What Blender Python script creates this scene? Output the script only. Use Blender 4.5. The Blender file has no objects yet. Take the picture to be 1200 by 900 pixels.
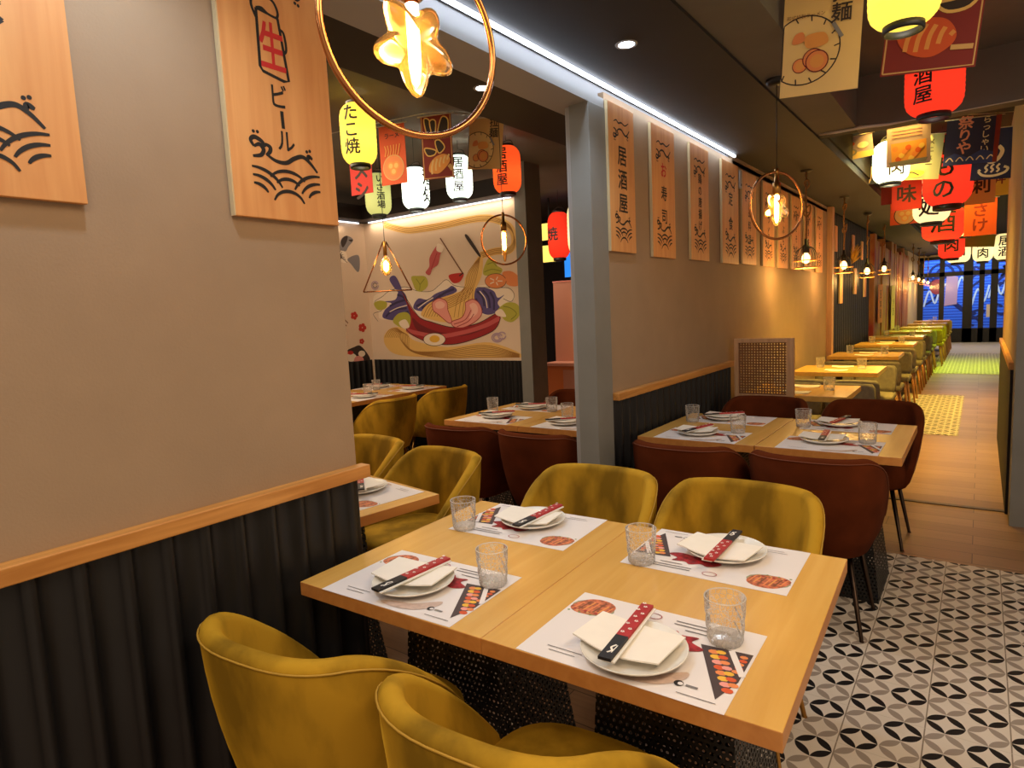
import bpy, bmesh, math, random
from mathutils import Vector, Matrix
PI = math.pi
random.seed(7)
scene = bpy.context.scene
COL = scene.collection

# ------------------------------------------------------------------ camera
cam_data = bpy.data.cameras.new('camera')
cam_data.sensor_width = 36.0
cam_data.lens = 36.0 * 742.33 / 1200.0
cam_data.clip_start = 0.05
cam_data.clip_end = 200
cam = bpy.data.objects.new('camera', cam_data)
COL.objects.link(cam)
Rt = (0.80502823, 0.59139362, -0.04672404)
Up = (-0.0286304, 0.11740052, 0.99267186)
Fw = (-0.59254523, 0.79779114, -0.11144257)
cam.matrix_world = Matrix(((Rt[0], Up[0], -Fw[0], 0.0), (Rt[1], Up[1], -Fw[1], 0.0), (Rt[2], Up[2], -Fw[2], 1.43), (0, 0, 0, 1)))
scene.camera = cam

# ------------------------------------------------------------------ world, exposure
scene.view_settings.view_transform = 'Standard'
scene.view_settings.look = 'None'
scene.view_settings.gamma = 1.0
scene.view_settings.use_curve_mapping = False
scene.view_settings.exposure = 0.55
world = bpy.data.worlds.new('world')
scene.world = world
world.use_nodes = True
world.node_tree.nodes['Background'].inputs[0].default_value = (1.0, 0.74, 0.50, 1)
world.node_tree.nodes['Background'].inputs[1].default_value = 0.34

def lamp(kind, loc, color, power, size=0.1, rot=(0, 0, 0), **kw):
    d = bpy.data.lights.new('light', kind)
    d.color = color
    d.energy = power
    if kind == 'AREA':
        d.shape = 'RECTANGLE'
        d.size = size[0]
        d.size_y = size[1]
    else:
        d.shadow_soft_size = size
    for k, v in kw.items():
        setattr(d, k, v)
    o = bpy.data.objects.new('light', d)
    COL.objects.link(o)
    o.location = loc
    o.rotation_euler = rot
    return o

WARM = (1.0, 0.62, 0.30)
SOFTWARM = (1.0, 0.76, 0.52)
COOL = (0.72, 0.86, 1.0)
# recessed downlights: the two in view, and an unseen one added as fill
for x, y, p in ((-1.2, 2.51, 10), (-1.2, 0.6, 16), (-1.94, 2.49, 10)):
    lamp('SPOT', (x, y, 2.485), COOL, p, 0.04, (0, 0, 0), spot_size=2.2, spot_blend=0.7)
# unseen fill lights added behind the camera, to the right and in the left room
lamp('AREA', (-0.2, -0.6, 2.78), SOFTWARM, 34, (1.6, 1.2))
lamp('AREA', (0.9, 1.6, 2.78), SOFTWARM, 26, (0.8, 1.6))
lamp('AREA', (-3.9, 2.2, 2.78), SOFTWARM, 42, (1.6, 1.2))
lamp('AREA', (-4.2, 5.6, 2.78), (1.0, 0.74, 0.56), 16, (0.8, 0.6))  # added to brighten the pink panel behind the gap
# area lights added under the corridor ceiling to tint the floor yellow, green and pale
lamp('AREA', (-0.60, 6.6, 2.85), (1.0, 0.64, 0.10), 38, (0.4, 1.2), spread=1.5)
lamp('AREA', (-0.25, 9.6, 2.85), (1.0, 0.64, 0.07), 62, (0.5, 2.0), spread=1.9)
lamp('AREA', (-0.3, 14.6, 2.85), (0.60, 0.80, 0.02), 42, (0.8, 3.0), spread=1.5)  # added to turn the pale far tiles green
lamp('AREA', (-0.3, 19.5, 2.85), (1.0, 0.85, 0.62), 35, (0.8, 2.0))
# dusk light on the street outside the storefront
lamp('AREA', (-0.4, 22.9, 3.4), (0.30, 0.55, 1.0), 150, (4.0, 0.8), (math.radians(50), 0, 0))

# ------------------------------------------------------------------ materials
def lin(c):
    return tuple((v / 12.92 if v <= 0.04045 else ((v + 0.055) / 1.055) ** 2.4) for v in c)
def rgb(r, g, b):
    return lin((r / 255.0, g / 255.0, b / 255.0)) + (1.0,)
MATS = {}
def new_mat(name):
    m = bpy.data.materials.new(name)
    m.use_nodes = True
    MATS[name] = m
    nt = m.node_tree
    return m, nt, nt.nodes['Principled BSDF']
def node(nt, t, **kw):
    n = nt.nodes.new(t)
    for k, v in kw.items():
        if k.startswith('i_'):
            key = k[2:]
            n.inputs[int(key) if key.isdigit() else key].default_value = v
        else:
            setattr(n, k, v)
    return n
def plain(name, col, rough=0.5, metal=0.0, var=0.0, scale=8.0, bump=0.0, emit=None, strength=0.0, sheen=0.0, stretch=(1, 1, 1), spec=None, detail=4.0, bscale=None):
    m, nt, b = new_mat(name)
    b.inputs['Base Color'].default_value = col
    b.inputs['Roughness'].default_value = rough
    b.inputs['Metallic'].default_value = metal
    if spec is not None:
        b.inputs['Specular IOR Level'].default_value = spec
    if sheen:
        b.inputs['Sheen Weight'].default_value = sheen
        b.inputs['Sheen Roughness'].default_value = 0.35
        b.inputs['Sheen Tint'].default_value = tuple(min(1, c * 2.2) for c in col[:3]) + (1,)
    if emit:
        b.inputs['Emission Color'].default_value = emit
        b.inputs['Emission Strength'].default_value = strength
    if var or bump:
        tc = node(nt, 'ShaderNodeTexCoord')
        mp = node(nt, 'ShaderNodeMapping')
        mp.inputs['Scale'].default_value = stretch
        nt.links.new(tc.outputs['Object'], mp.inputs['Vector'])
        nz = node(nt, 'ShaderNodeTexNoise')
        nz.inputs['Scale'].default_value = scale
        nz.inputs['Detail'].default_value = detail
        nt.links.new(mp.outputs[0], nz.inputs['Vector'])
        if var:
            rp = node(nt, 'ShaderNodeValToRGB')
            rp.color_ramp.elements[0].position = 0.3 if var < 0.4 else 0.36
            rp.color_ramp.elements[1].position = 0.7 if var < 0.4 else 0.6
            rp.color_ramp.elements[0].color = tuple(c * (1 - var) for c in col[:3]) + (1,)
            rp.color_ramp.elements[1].color = tuple(min(1, c * (1 + var)) for c in col[:3]) + (1,)
            nt.links.new(nz.outputs['Fac'], rp.inputs['Fac'])
            nt.links.new(rp.outputs['Color'], b.inputs['Base Color'])
        if bump:
            src = nz
            if bscale:
                src = node(nt, 'ShaderNodeTexNoise')
                src.inputs['Scale'].default_value = bscale
                nt.links.new(mp.outputs[0], src.inputs['Vector'])
            bp = node(nt, 'ShaderNodeBump')
            bp.inputs['Strength'].default_value = bump
            bp.inputs['Distance'].default_value = 0.01
            nt.links.new(src.outputs['Fac'], bp.inputs['Height'])
            nt.links.new(bp.outputs['Normal'], b.inputs['Normal'])
    return m
def wood(name, c1, c2, rough=0.4, along='y', scale=3.0):
    m, nt, b = new_mat(name)
    tc = node(nt, 'ShaderNodeTexCoord')
    mp = node(nt, 'ShaderNodeMapping')
    s = {'x': (1, 14, 14), 'y': (14, 1, 14), 'z': (14, 14, 1)}[along]
    mp.inputs['Scale'].default_value = s
    nt.links.new(tc.outputs['Object'], mp.inputs['Vector'])
    nz = node(nt, 'ShaderNodeTexNoise')
    nz.inputs['Scale'].default_value = scale
    nz.inputs['Detail'].default_value = 5
    nz.inputs['Distortion'].default_value = 0.6
    nt.links.new(mp.outputs[0], nz.inputs['Vector'])
    rp = node(nt, 'ShaderNodeValToRGB')
    rp.color_ramp.elements[0].position = 0.32
    rp.color_ramp.elements[1].position = 0.68
    rp.color_ramp.elements[0].color = c1
    rp.color_ramp.elements[1].color = c2
    nt.links.new(nz.outputs['Fac'], rp.inputs['Fac'])
    nt.links.new(rp.outputs['Color'], b.inputs['Base Color'])
    b.inputs['Roughness'].default_value = rough
    return m
def glow(name, col, emit, strength, rough=0.5):
    return plain(name, col, rough, emit=emit, strength=strength)

plain('plaster', rgb(160, 136, 110), 0.85, var=0.05, scale=5, bump=0.12, bscale=160)
plain('plaster_pale', rgb(190, 172, 140), 0.85, var=0.05, scale=5)
plain('soffit_paint', rgb(34, 30, 32), 0.7, var=0.08, scale=3)
plain('ceiling_paint', rgb(104, 100, 94), 0.85, var=0.12, scale=2.2)
plain('ceiling_dark', rgb(24, 20, 19), 0.8, var=0.1, scale=2)
plain('grey_paint', rgb(128, 128, 124), 0.6, var=0.05, scale=6)
plain('header_white', rgb(160, 160, 162), 0.6)
plain('black_metal', rgb(26, 26, 28), 0.42, metal=0.0, var=0.15, scale=6, spec=0.4)
plain('black_powder', rgb(16, 16, 17), 0.5)
plain('brass', rgb(168, 122, 62), 0.3, metal=1.0)
plain('copper', rgb(196, 130, 80), 0.22, metal=1.0)
plain('dark_bronze', rgb(60, 48, 40), 0.35, metal=1.0)
plain('yellow_velvet', rgb(156, 120, 30), 0.8, var=0.40, scale=6, sheen=0.6, spec=0.12, stretch=(1.3, 1.3, 0.55), bump=0.05, detail=7)  # the velvet's patchy sheen is put into the colour noise
plain('yellow_piping', rgb(176, 136, 40), 0.7, sheen=0.3)
plain('rust_velvet', rgb(86, 38, 16), 0.95, var=0.25, scale=7, spec=0.08)  # colour noise stands in for patchy sheen here too
plain('rust_piping', rgb(110, 54, 26), 0.7, sheen=0.3)
plain('white_ceramic', rgb(232, 228, 218), 0.25)
plain('napkin_white', rgb(236, 230, 218), 0.9, var=0.02, scale=30)
plain('paper_white', rgb(224, 218, 216), 0.75, var=0.015, scale=4)
plain('print_smear', rgb(196, 172, 158), 0.75, var=0.12, scale=70)
plain('print_grey', rgb(120, 116, 116), 0.8)
plain('print_black', rgb(26, 22, 22), 0.7)
plain('print_red', rgb(150, 30, 36), 0.7, var=0.4, scale=60)
plain('print_food', rgb(176, 96, 62), 0.7, var=0.5, scale=90)
plain('print_rice', rgb(220, 130, 60), 0.7, var=0.6, scale=140)
plain('print_tray', rgb(70, 56, 56), 0.7)
plain('print_green', rgb(110, 130, 60), 0.7, var=0.3, scale=60)
plain('sleeve_red', rgb(168, 34, 34), 0.6, var=0.1, scale=40)
plain('sleeve_black', rgb(24, 22, 24), 0.6)
plain('sleeve_white', rgb(235, 230, 220), 0.7)
plain('ink', rgb(24, 20, 20), 0.7)
plain('ink_red', rgb(196, 40, 40), 0.7)
plain('board_edge', rgb(200, 180, 140), 0.6)
plain('rope', rgb(150, 112, 66), 0.9, var=0.3, scale=60)
plain('cord_black', rgb(20, 18, 18), 0.6)
plain('cane', rgb(120, 80, 50), 0.6, var=0.1, scale=30)
plain('mural_paper', rgb(222, 200, 176), 0.8, var=0.03, scale=2)
plain('bunting_white', rgb(200, 190, 175), 0.8)
plain('pink_paint', rgb(206, 150, 128), 0.6)
plain('grey_fabric', rgb(120, 112, 96), 0.9, var=0.15, scale=30)
plain('mustard_fabric', rgb(160, 140, 40), 0.9, var=0.15, scale=30)
plain('threshold_metal', rgb(90, 78, 66), 0.4, metal=0.6)
plain('grey_tile', rgb(190, 186, 176), 0.5, var=0.05, scale=8)
wood('table_wood', rgb(204, 156, 76), rgb(214, 168, 88), 0.26, 'y', 2.0)
wood('table_edge', rgb(186, 120, 58), rgb(200, 136, 70), 0.35, 'y', 2.0)
wood('board_wood', rgb(206, 140, 80), rgb(222, 162, 100), 0.5, 'z', 2.0)
wood('trim_wood', rgb(180, 120, 54), rgb(214, 154, 82), 0.4, 'y', 3.0)
wood('oak', rgb(170, 112, 52), rgb(200, 142, 76), 0.45, 'z', 3.0)
wood('screen_wood', rgb(184, 142, 104), rgb(204, 162, 122), 0.5, 'z', 3.0)
glow('led_white', rgb(235, 240, 255), (0.80, 0.88, 1.0, 1), 7.0)
glow('led_soft', rgb(235, 240, 255), (0.9, 0.92, 1.0, 1), 1.6)
glow('downlight_white', rgb(235, 240, 255), (0.75, 0.88, 1.0, 1), 14.0)
glow('filament', rgb(255, 220, 150), (1.0, 0.70, 0.34, 1), 55.0)
glow('tube_glow', rgb(255, 220, 150), (1.0, 0.62, 0.24, 1), 3.0)
def lit_paper(name, col, glowcol, strength):
    m, nt, b = new_mat(name)
    nt.nodes.remove(b)
    out = nt.nodes['Material Output']
    tl = node(nt, 'ShaderNodeBsdfTranslucent')
    tl.inputs['Color'].default_value = col
    df = node(nt, 'ShaderNodeBsdfDiffuse')
    df.inputs['Color'].default_value = col
    em = node(nt, 'ShaderNodeEmission')
    em.inputs['Color'].default_value = glowcol
    em.inputs['Strength'].default_value = strength
    mx = node(nt, 'ShaderNodeMixShader')
    mx.inputs[0].default_value = 0.6
    nt.links.new(df.outputs[0], mx.inputs[1])
    nt.links.new(tl.outputs[0], mx.inputs[2])
    ad = node(nt, 'ShaderNodeAddShader')
    nt.links.new(mx.outputs[0], ad.inputs[0])
    nt.links.new(em.outputs[0], ad.inputs[1])
    nt.links.new(ad.outputs[0], out.inputs['Surface'])
lit_paper('lantern_yellow', rgb(235, 215, 90), (1.0, 0.80, 0.16, 1), 0.24)
lit_paper('lantern_cream', rgb(235, 225, 180), (1.0, 0.86, 0.46, 1), 0.22)
lit_paper('lantern_lime', rgb(215, 220, 150), (0.80, 0.82, 0.38, 1), 0.13)
lit_paper('lantern_white', rgb(235, 245, 235), (0.78, 1.0, 0.90, 1), 0.49)
lit_paper('lantern_red', rgb(215, 50, 30), (1.0, 0.075, 0.03, 1), 0.25)
lit_paper('lantern_orange', rgb(225, 80, 30), (1.0, 0.16, 0.03, 1), 0.27)
glow('amber_glow', rgb(240, 170, 60), (1.0, 0.55, 0.12, 1), 1.6, 0.5)
glow('menu_yellow', rgb(220, 190, 70), (0.95, 0.78, 0.16, 1), 0.7, 0.5)
glow('screen_blue', rgb(40, 110, 190), (0.02, 0.22, 0.75, 1), 0.9, 0.4)

def palette(name, col, rough=0.75):
    return plain('art_' + name, col, rough)
for n, c in dict(red=(150, 30, 36), red_light=(190, 84, 84), red_dark=(110, 22, 30), pink=(226, 150, 140), pink_light=(238, 186, 172), noodle=(226, 184, 106), noodle_line=(150, 104, 44),
                 purple=(86, 74, 128), purple_dark=(52, 44, 84), green=(176, 172, 64), green_dark=(120, 124, 40), orange=(222, 134, 78), white=(236, 220, 200), yolk=(226, 176, 60), line=(54, 40, 36),
                 brown=(120, 74, 44), navy=(30, 34, 84), blue=(44, 62, 140), maroon=(126, 36, 34), crimson=(186, 44, 34), tan=(206, 164, 104), beige=(224, 190, 128), sage=(150, 150, 120), dark=(30, 30, 34),
                 grey=(130, 126, 130), orange_red=(206, 84, 40), corn=(222, 150, 76), lilac=(176, 150, 170)).items():
    palette(n, rgb(*c))

def velvet_patch(name):
    pass

# drinking glass: thin clear wall, reflective by angle
def clear_glass(name, tint, gloss=0.35, haze=0.06, hcol=(0.95, 0.93, 0.90, 1)):
    m, nt, b = new_mat(name)
    nt.nodes.remove(b)
    out = nt.nodes['Material Output']
    tr = node(nt, 'ShaderNodeBsdfTransparent')
    tr.inputs['Color'].default_value = tint
    gl = node(nt, 'ShaderNodeBsdfGlossy')
    gl.inputs['Roughness'].default_value = 0.09
    lw = node(nt, 'ShaderNodeLayerWeight')
    lw.inputs['Blend'].default_value = gloss
    mx = node(nt, 'ShaderNodeMixShader')
    nt.links.new(lw.outputs['Fresnel'], mx.inputs[0])
    nt.links.new(tr.outputs[0], mx.inputs[1])
    nt.links.new(gl.outputs[0], mx.inputs[2])
    d0 = node(nt, 'ShaderNodeBsdfDiffuse')
    d0.inputs['Color'].default_value = hcol
    d1 = node(nt, 'ShaderNodeBsdfTranslucent')
    d1.inputs['Color'].default_value = hcol
    df =  node(nt, 'ShaderNodeMixShader')
    df.inputs[0].default_value = 0.5
    nt.links.new(d0.outputs[0], df.inputs[1])
    nt.links.new(d1.outputs[0], df.inputs[2])
    m2 = node(nt, 'ShaderNodeMixShader')
    m2.inputs[0].default_value = haze
    nt.links.new(mx.outputs[0], m2.inputs[1])
    nt.links.new(df.outputs[0], m2.inputs[2])
    nt.links.new(m2.outputs[0], out.inputs['Surface'])
    return m
clear_glass('tumbler_glass', (0.99, 0.985, 0.975, 1), 0.22, 0.13)
def cut_lines(name, scale, lo, hi):
    nt = MATS[name].node_tree
    tc = node(nt, 'ShaderNodeTexCoord')
    vo = node(nt, 'ShaderNodeTexVoronoi', feature='DISTANCE_TO_EDGE')
    vo.inputs['Scale'].default_value = scale
    vo.inputs['Randomness'].default_value = 0.55
    nt.links.new(tc.outputs['Object'], vo.inputs['Vector'])
    mr = node(nt, 'ShaderNodeMapRange')
    mr.inputs[1].default_value = 0.0
    mr.inputs[2].default_value = 0.14
    mr.inputs[3].default_value = hi
    mr.inputs[4].default_value = lo
    nt.links.new(vo.outputs['Distance'], mr.inputs[0])
    last = [l for l in nt.links if l.to_node.type == 'OUTPUT_MATERIAL'][0].from_node
    nt.links.new(mr.outputs[0], last.inputs[0])
cut_lines('tumbler_glass', 95, 0.07, 0.34)
clear_glass('tumbler_base', (0.985, 0.98, 0.97, 1), 0.25, 0.42)
clear_glass('amber_glass', (0.90, 0.62, 0.26, 1), 0.25, 0.07, (1.0, 0.55, 0.16, 1))
clear_glass('window_glass', (0.9, 0.93, 0.96, 1), 0.2, 0.0)

# perforated black sheet metal: round holes through it
def perforated():
    m, nt, b = new_mat('perforated_metal')
    b.inputs['Base Color'].default_value = rgb(18, 18, 19)
    b.inputs['Roughness'].default_value = 0.45
    out = nt.nodes['Material Output']
    tc = node(nt, 'ShaderNodeTexCoord')
    uv = node(nt, 'ShaderNodeSeparateXYZ')
    nt.links.new(tc.outputs['UV'], uv.inputs[0])
    def math_n(op, a, bb=None, v=None):
        n = node(nt, 'ShaderNodeMath', operation=op)
        nt.links.new(a, n.inputs[0])
        if bb is not None:
            nt.links.new(bb, n.inputs[1])
        elif v is not None:
            n.inputs[1].default_value = v
        return n.outputs[0]
    p = 0.016
    row = math_n('FLOOR', math_n('DIVIDE', uv.outputs['Y'], v=p))
    off = math_n('MULTIPLY', math_n('MODULO', row, v=2.0), v=0.5)
    fx = math_n('FRACT', math_n('ADD', math_n('DIVIDE', uv.outputs['X'], v=p), off))
    fy = math_n('FRACT', math_n('DIVIDE', uv.outputs['Y'], v=p))
    dx = math_n('SUBTRACT', fx, v=0.5)
    dy = math_n('SUBTRACT', fy, v=0.5)
    r = math_n('SQRT', math_n('ADD', math_n('MULTIPLY', dx, dx), math_n('MULTIPLY', dy, dy)))
    hole = math_n('LESS_THAN', r, v=0.29)
    tr = node(nt, 'ShaderNodeBsdfTransparent')
    mx = node(nt, 'ShaderNodeMixShader')
    nt.links.new(hole, mx.inputs[0])
    nt.links.new(b.outputs[0], mx.inputs[1])
    nt.links.new(tr.outputs[0], mx.inputs[2])
    nt.links.new(mx.outputs[0], out.inputs['Surface'])
perforated()

# encaustic floor tiles: petal stars, black and grey in a checker, one joint every two stars
def petal_tiles(name, base, dark, mid, joint):
    m, nt, b = new_mat(name)
    tc = node(nt, 'ShaderNodeTexCoord')
    sp = node(nt, 'ShaderNodeSeparateXYZ')
    nt.links.new(tc.outputs['Object'], sp.inputs[0])
    def M(op, a, bb=None):
        n = node(nt, 'ShaderNodeMath', operation=op)
        for i, s in enumerate((a, bb)):
            if s is None:
                continue
            if isinstance(s, (int, float)):
                n.inputs[i].default_value = s
            else:
                nt.links.new(s, n.inputs[i])
        return n.outputs[0]
    P = 0.1132
    X = M('DIVIDE', M('ADD', sp.outputs['X'], 0.1115 + 10 * P), P)   # star columns
    Y = M('DIVIDE', M('SUBTRACT', sp.outputs['Y'], 2.3995 - 0.5 * P - 30 * P), P)
    # diamond lattice: cells of a square grid turned by 45 degrees
    fx = M('SUBTRACT', M('FRACT', X), 0.5)
    fy = M('SUBTRACT', M('FRACT', Y), 0.5)
    ax = M('ABSOLUTE', fx)
    ay = M('ABSOLUTE', fy)
    # along one diamond edge from (0.5,0) to (0,0.5): distance from the edge line and the position along it
    d = M('MULTIPLY', M('SUBTRACT', M('ADD', ax, ay), 0.5), 0.70711)
    t = M('MULTIPLY', M('SUBTRACT', ax, ay), 0.70711)
    L = 0.70711 * 0.5
    # petal half width: two arcs of a circle
    k = M('SUBTRACT', 1.0, M('POWER', M('DIVIDE', M('ABSOLUTE', t), L * 0.97), 2.0))
    petal = M('LESS_THAN', M('ABSOLUTE', M('ADD', d, 0.012)), M('MULTIPLY', k, 0.125))
    par = M('ABSOLUTE', M('MODULO', M('ADD', M('FLOOR', X), M('FLOOR', Y)), 2.0))
    dk = M('LESS_THAN', par, 0.5)
    jx = M('LESS_THAN', M('ABSOLUTE', M('SUBTRACT', M('FRACT', M('MULTIPLY', X, 0.5)), 0.0)), 0.018)
    jy = M('LESS_THAN', M('FRACT', M('MULTIPLY', Y, 0.5)), 0.010)
    nz = node(nt, 'ShaderNodeTexNoise')
    nz.inputs['Scale'].default_value = 9
    nt.links.new(tc.outputs['Object'], nz.inputs['Vector'])
    def mix(f, c1, c2):
        n = node(nt, 'ShaderNodeMix', data_type='RGBA')
        nt.links.new(f, n.inputs[0]) if not isinstance(f, float) else setattr(n.inputs[0], 'default_value', f)
        for i, c in ((6, c1), (7, c2)):
            if isinstance(c, tuple):
                n.inputs[i].default_value = c
            else:
                nt.links.new(c, n.inputs[i])
        return n.outputs[2]
    pc = mix(dk, mid, dark)
    basev = mix(nz.outputs['Fac'], tuple(c * 0.9 for c in base[:3]) + (1,), base)
    c = mix(petal, basev, pc)
    c = mix(jx, c, joint)
    c = mix(jy, c, mix(0.35, base, joint))
    nt.links.new(c, b.inputs['Base Color'])
    b.inputs['Roughness'].default_value = 0.55
    b.inputs['Specular IOR Level'].default_value = 0.3
petal_tiles('petal_tiles', rgb(216, 206, 194), rgb(24, 21, 22), rgb(150, 138, 128), rgb(136, 124, 110))

def plank_floor():
    m, nt, b = new_mat('plank_floor')
    tc = node(nt, 'ShaderNodeTexCoord')
    br = node(nt, 'ShaderNodeTexBrick')
    br.offset = 0.37
    br.inputs['Scale'].default_value = 1.0
    br.inputs['Brick Width'].default_value = 1.2
    br.inputs['Row Height'].default_value = 0.16
    br.inputs['Mortar Size'].default_value = 0.002
    br.inputs['Bias'].default_value = 0.0
    br.inputs['Color1'].default_value = rgb(132, 98, 70)
    br.inputs['Color2'].default_value = rgb(158, 122, 90)
    br.inputs['Mortar'].default_value = rgb(70, 50, 36)
    nt.links.new(tc.outputs['Object'], br.inputs['Vector'])
    mp = node(nt, 'ShaderNodeMapping')
    mp.inputs['Scale'].default_value = (1.2, 22, 1)
    nt.links.new(tc.outputs['Object'], mp.inputs['Vector'])
    nz = node(nt, 'ShaderNodeTexNoise')
    nz.inputs['Scale'].default_value = 3
    nz.inputs['Detail'].default_value = 5
    nt.links.new(mp.outputs[0], nz.inputs['Vector'])
    mr = node(nt, 'ShaderNodeMapRange')
    mr.inputs[3].default_value = 0.65
    mr.inputs[4].default_value = 1.25
    nt.links.new(nz.outputs['Fac'], mr.inputs[0])
    mx = node(nt, 'ShaderNodeMix', data_type='RGBA', blend_type='MULTIPLY')
    mx.inputs[0].default_value = 1.0
    nt.links.new(br.outputs['Color'], mx.inputs[6])
    nt.links.new(mr.outputs[0], mx.inputs[7])
    nt.links.new(mx.outputs[2], b.inputs['Base Color'])
    b.inputs['Roughness'].default_value = 0.38
plank_floor()

def stripes(name, c1, c2, axis, pitch, duty=0.5, rough=0.6):
    m, nt, b = new_mat(name)
    tc = node(nt, 'ShaderNodeTexCoord')
    sp = node(nt, 'ShaderNodeSeparateXYZ')
    nt.links.new(tc.outputs['Object'], sp.inputs[0])
    dv = node(nt, 'ShaderNodeMath', operation='DIVIDE')
    nt.links.new(sp.outputs[axis], dv.inputs[0])
    dv.inputs[1].default_value = pitch
    fr = node(nt, 'ShaderNodeMath', operation='FRACT')
    nt.links.new(dv.outputs[0], fr.inputs[0])
    lt = node(nt, 'ShaderNodeMath', operation='LESS_THAN')
    nt.links.new(fr.outputs[0], lt.inputs[0])
    lt.inputs[1].default_value = duty
    mx = node(nt, 'ShaderNodeMix', data_type='RGBA')
    nt.links.new(lt.outputs[0], mx.inputs[0])
    mx.inputs[6].default_value = c1
    mx.inputs[7].default_value = c2
    nt.links.new(mx.outputs[2], b.inputs['Base Color'])
    b.inputs['Roughness'].default_value = rough
    return m
stripes('shutter_blue', rgb(70, 120, 210), rgb(30, 60, 150), 'Z', 0.09, 0.3)
def painted_planks():
    m, nt, b = new_mat('painted_planks')
    tc = node(nt, 'ShaderNodeTexCoord')
    mp = node(nt, 'ShaderNodeMapping')
    mp.inputs['Scale'].default_value = (1, 2.2, 0.5)
    nt.links.new(tc.outputs['Object'], mp.inputs['Vector'])
    vo = node(nt, 'ShaderNodeTexNoise')
    vo.inputs['Scale'].default_value = 1.6
    vo.inputs['Detail'].default_value = 6
    nt.links.new(mp.outputs[0], vo.inputs['Vector'])
    rp = node(nt, 'ShaderNodeValToRGB')
    el = rp.color_ramp.elements
    el[0].position = 0.28
    el[0].color = rgb(58, 30, 36)
    el[1].position = 0.72
    el[1].color = rgb(140, 70, 80)
    for p, c in ((0.38, rgb(150, 44, 36)), (0.46, rgb(176, 120, 60)), (0.54, rgb(150, 100, 60)), (0.62, rgb(190, 140, 90))):
        e = el.new(p)
        e.color = c
    nt.links.new(vo.outputs['Fac'], rp.inputs['Fac'])
    nt.links.new(rp.outputs['Color'], b.inputs['Base Color'])
    b.inputs['Roughness'].default_value = 0.6
painted_planks()
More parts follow.
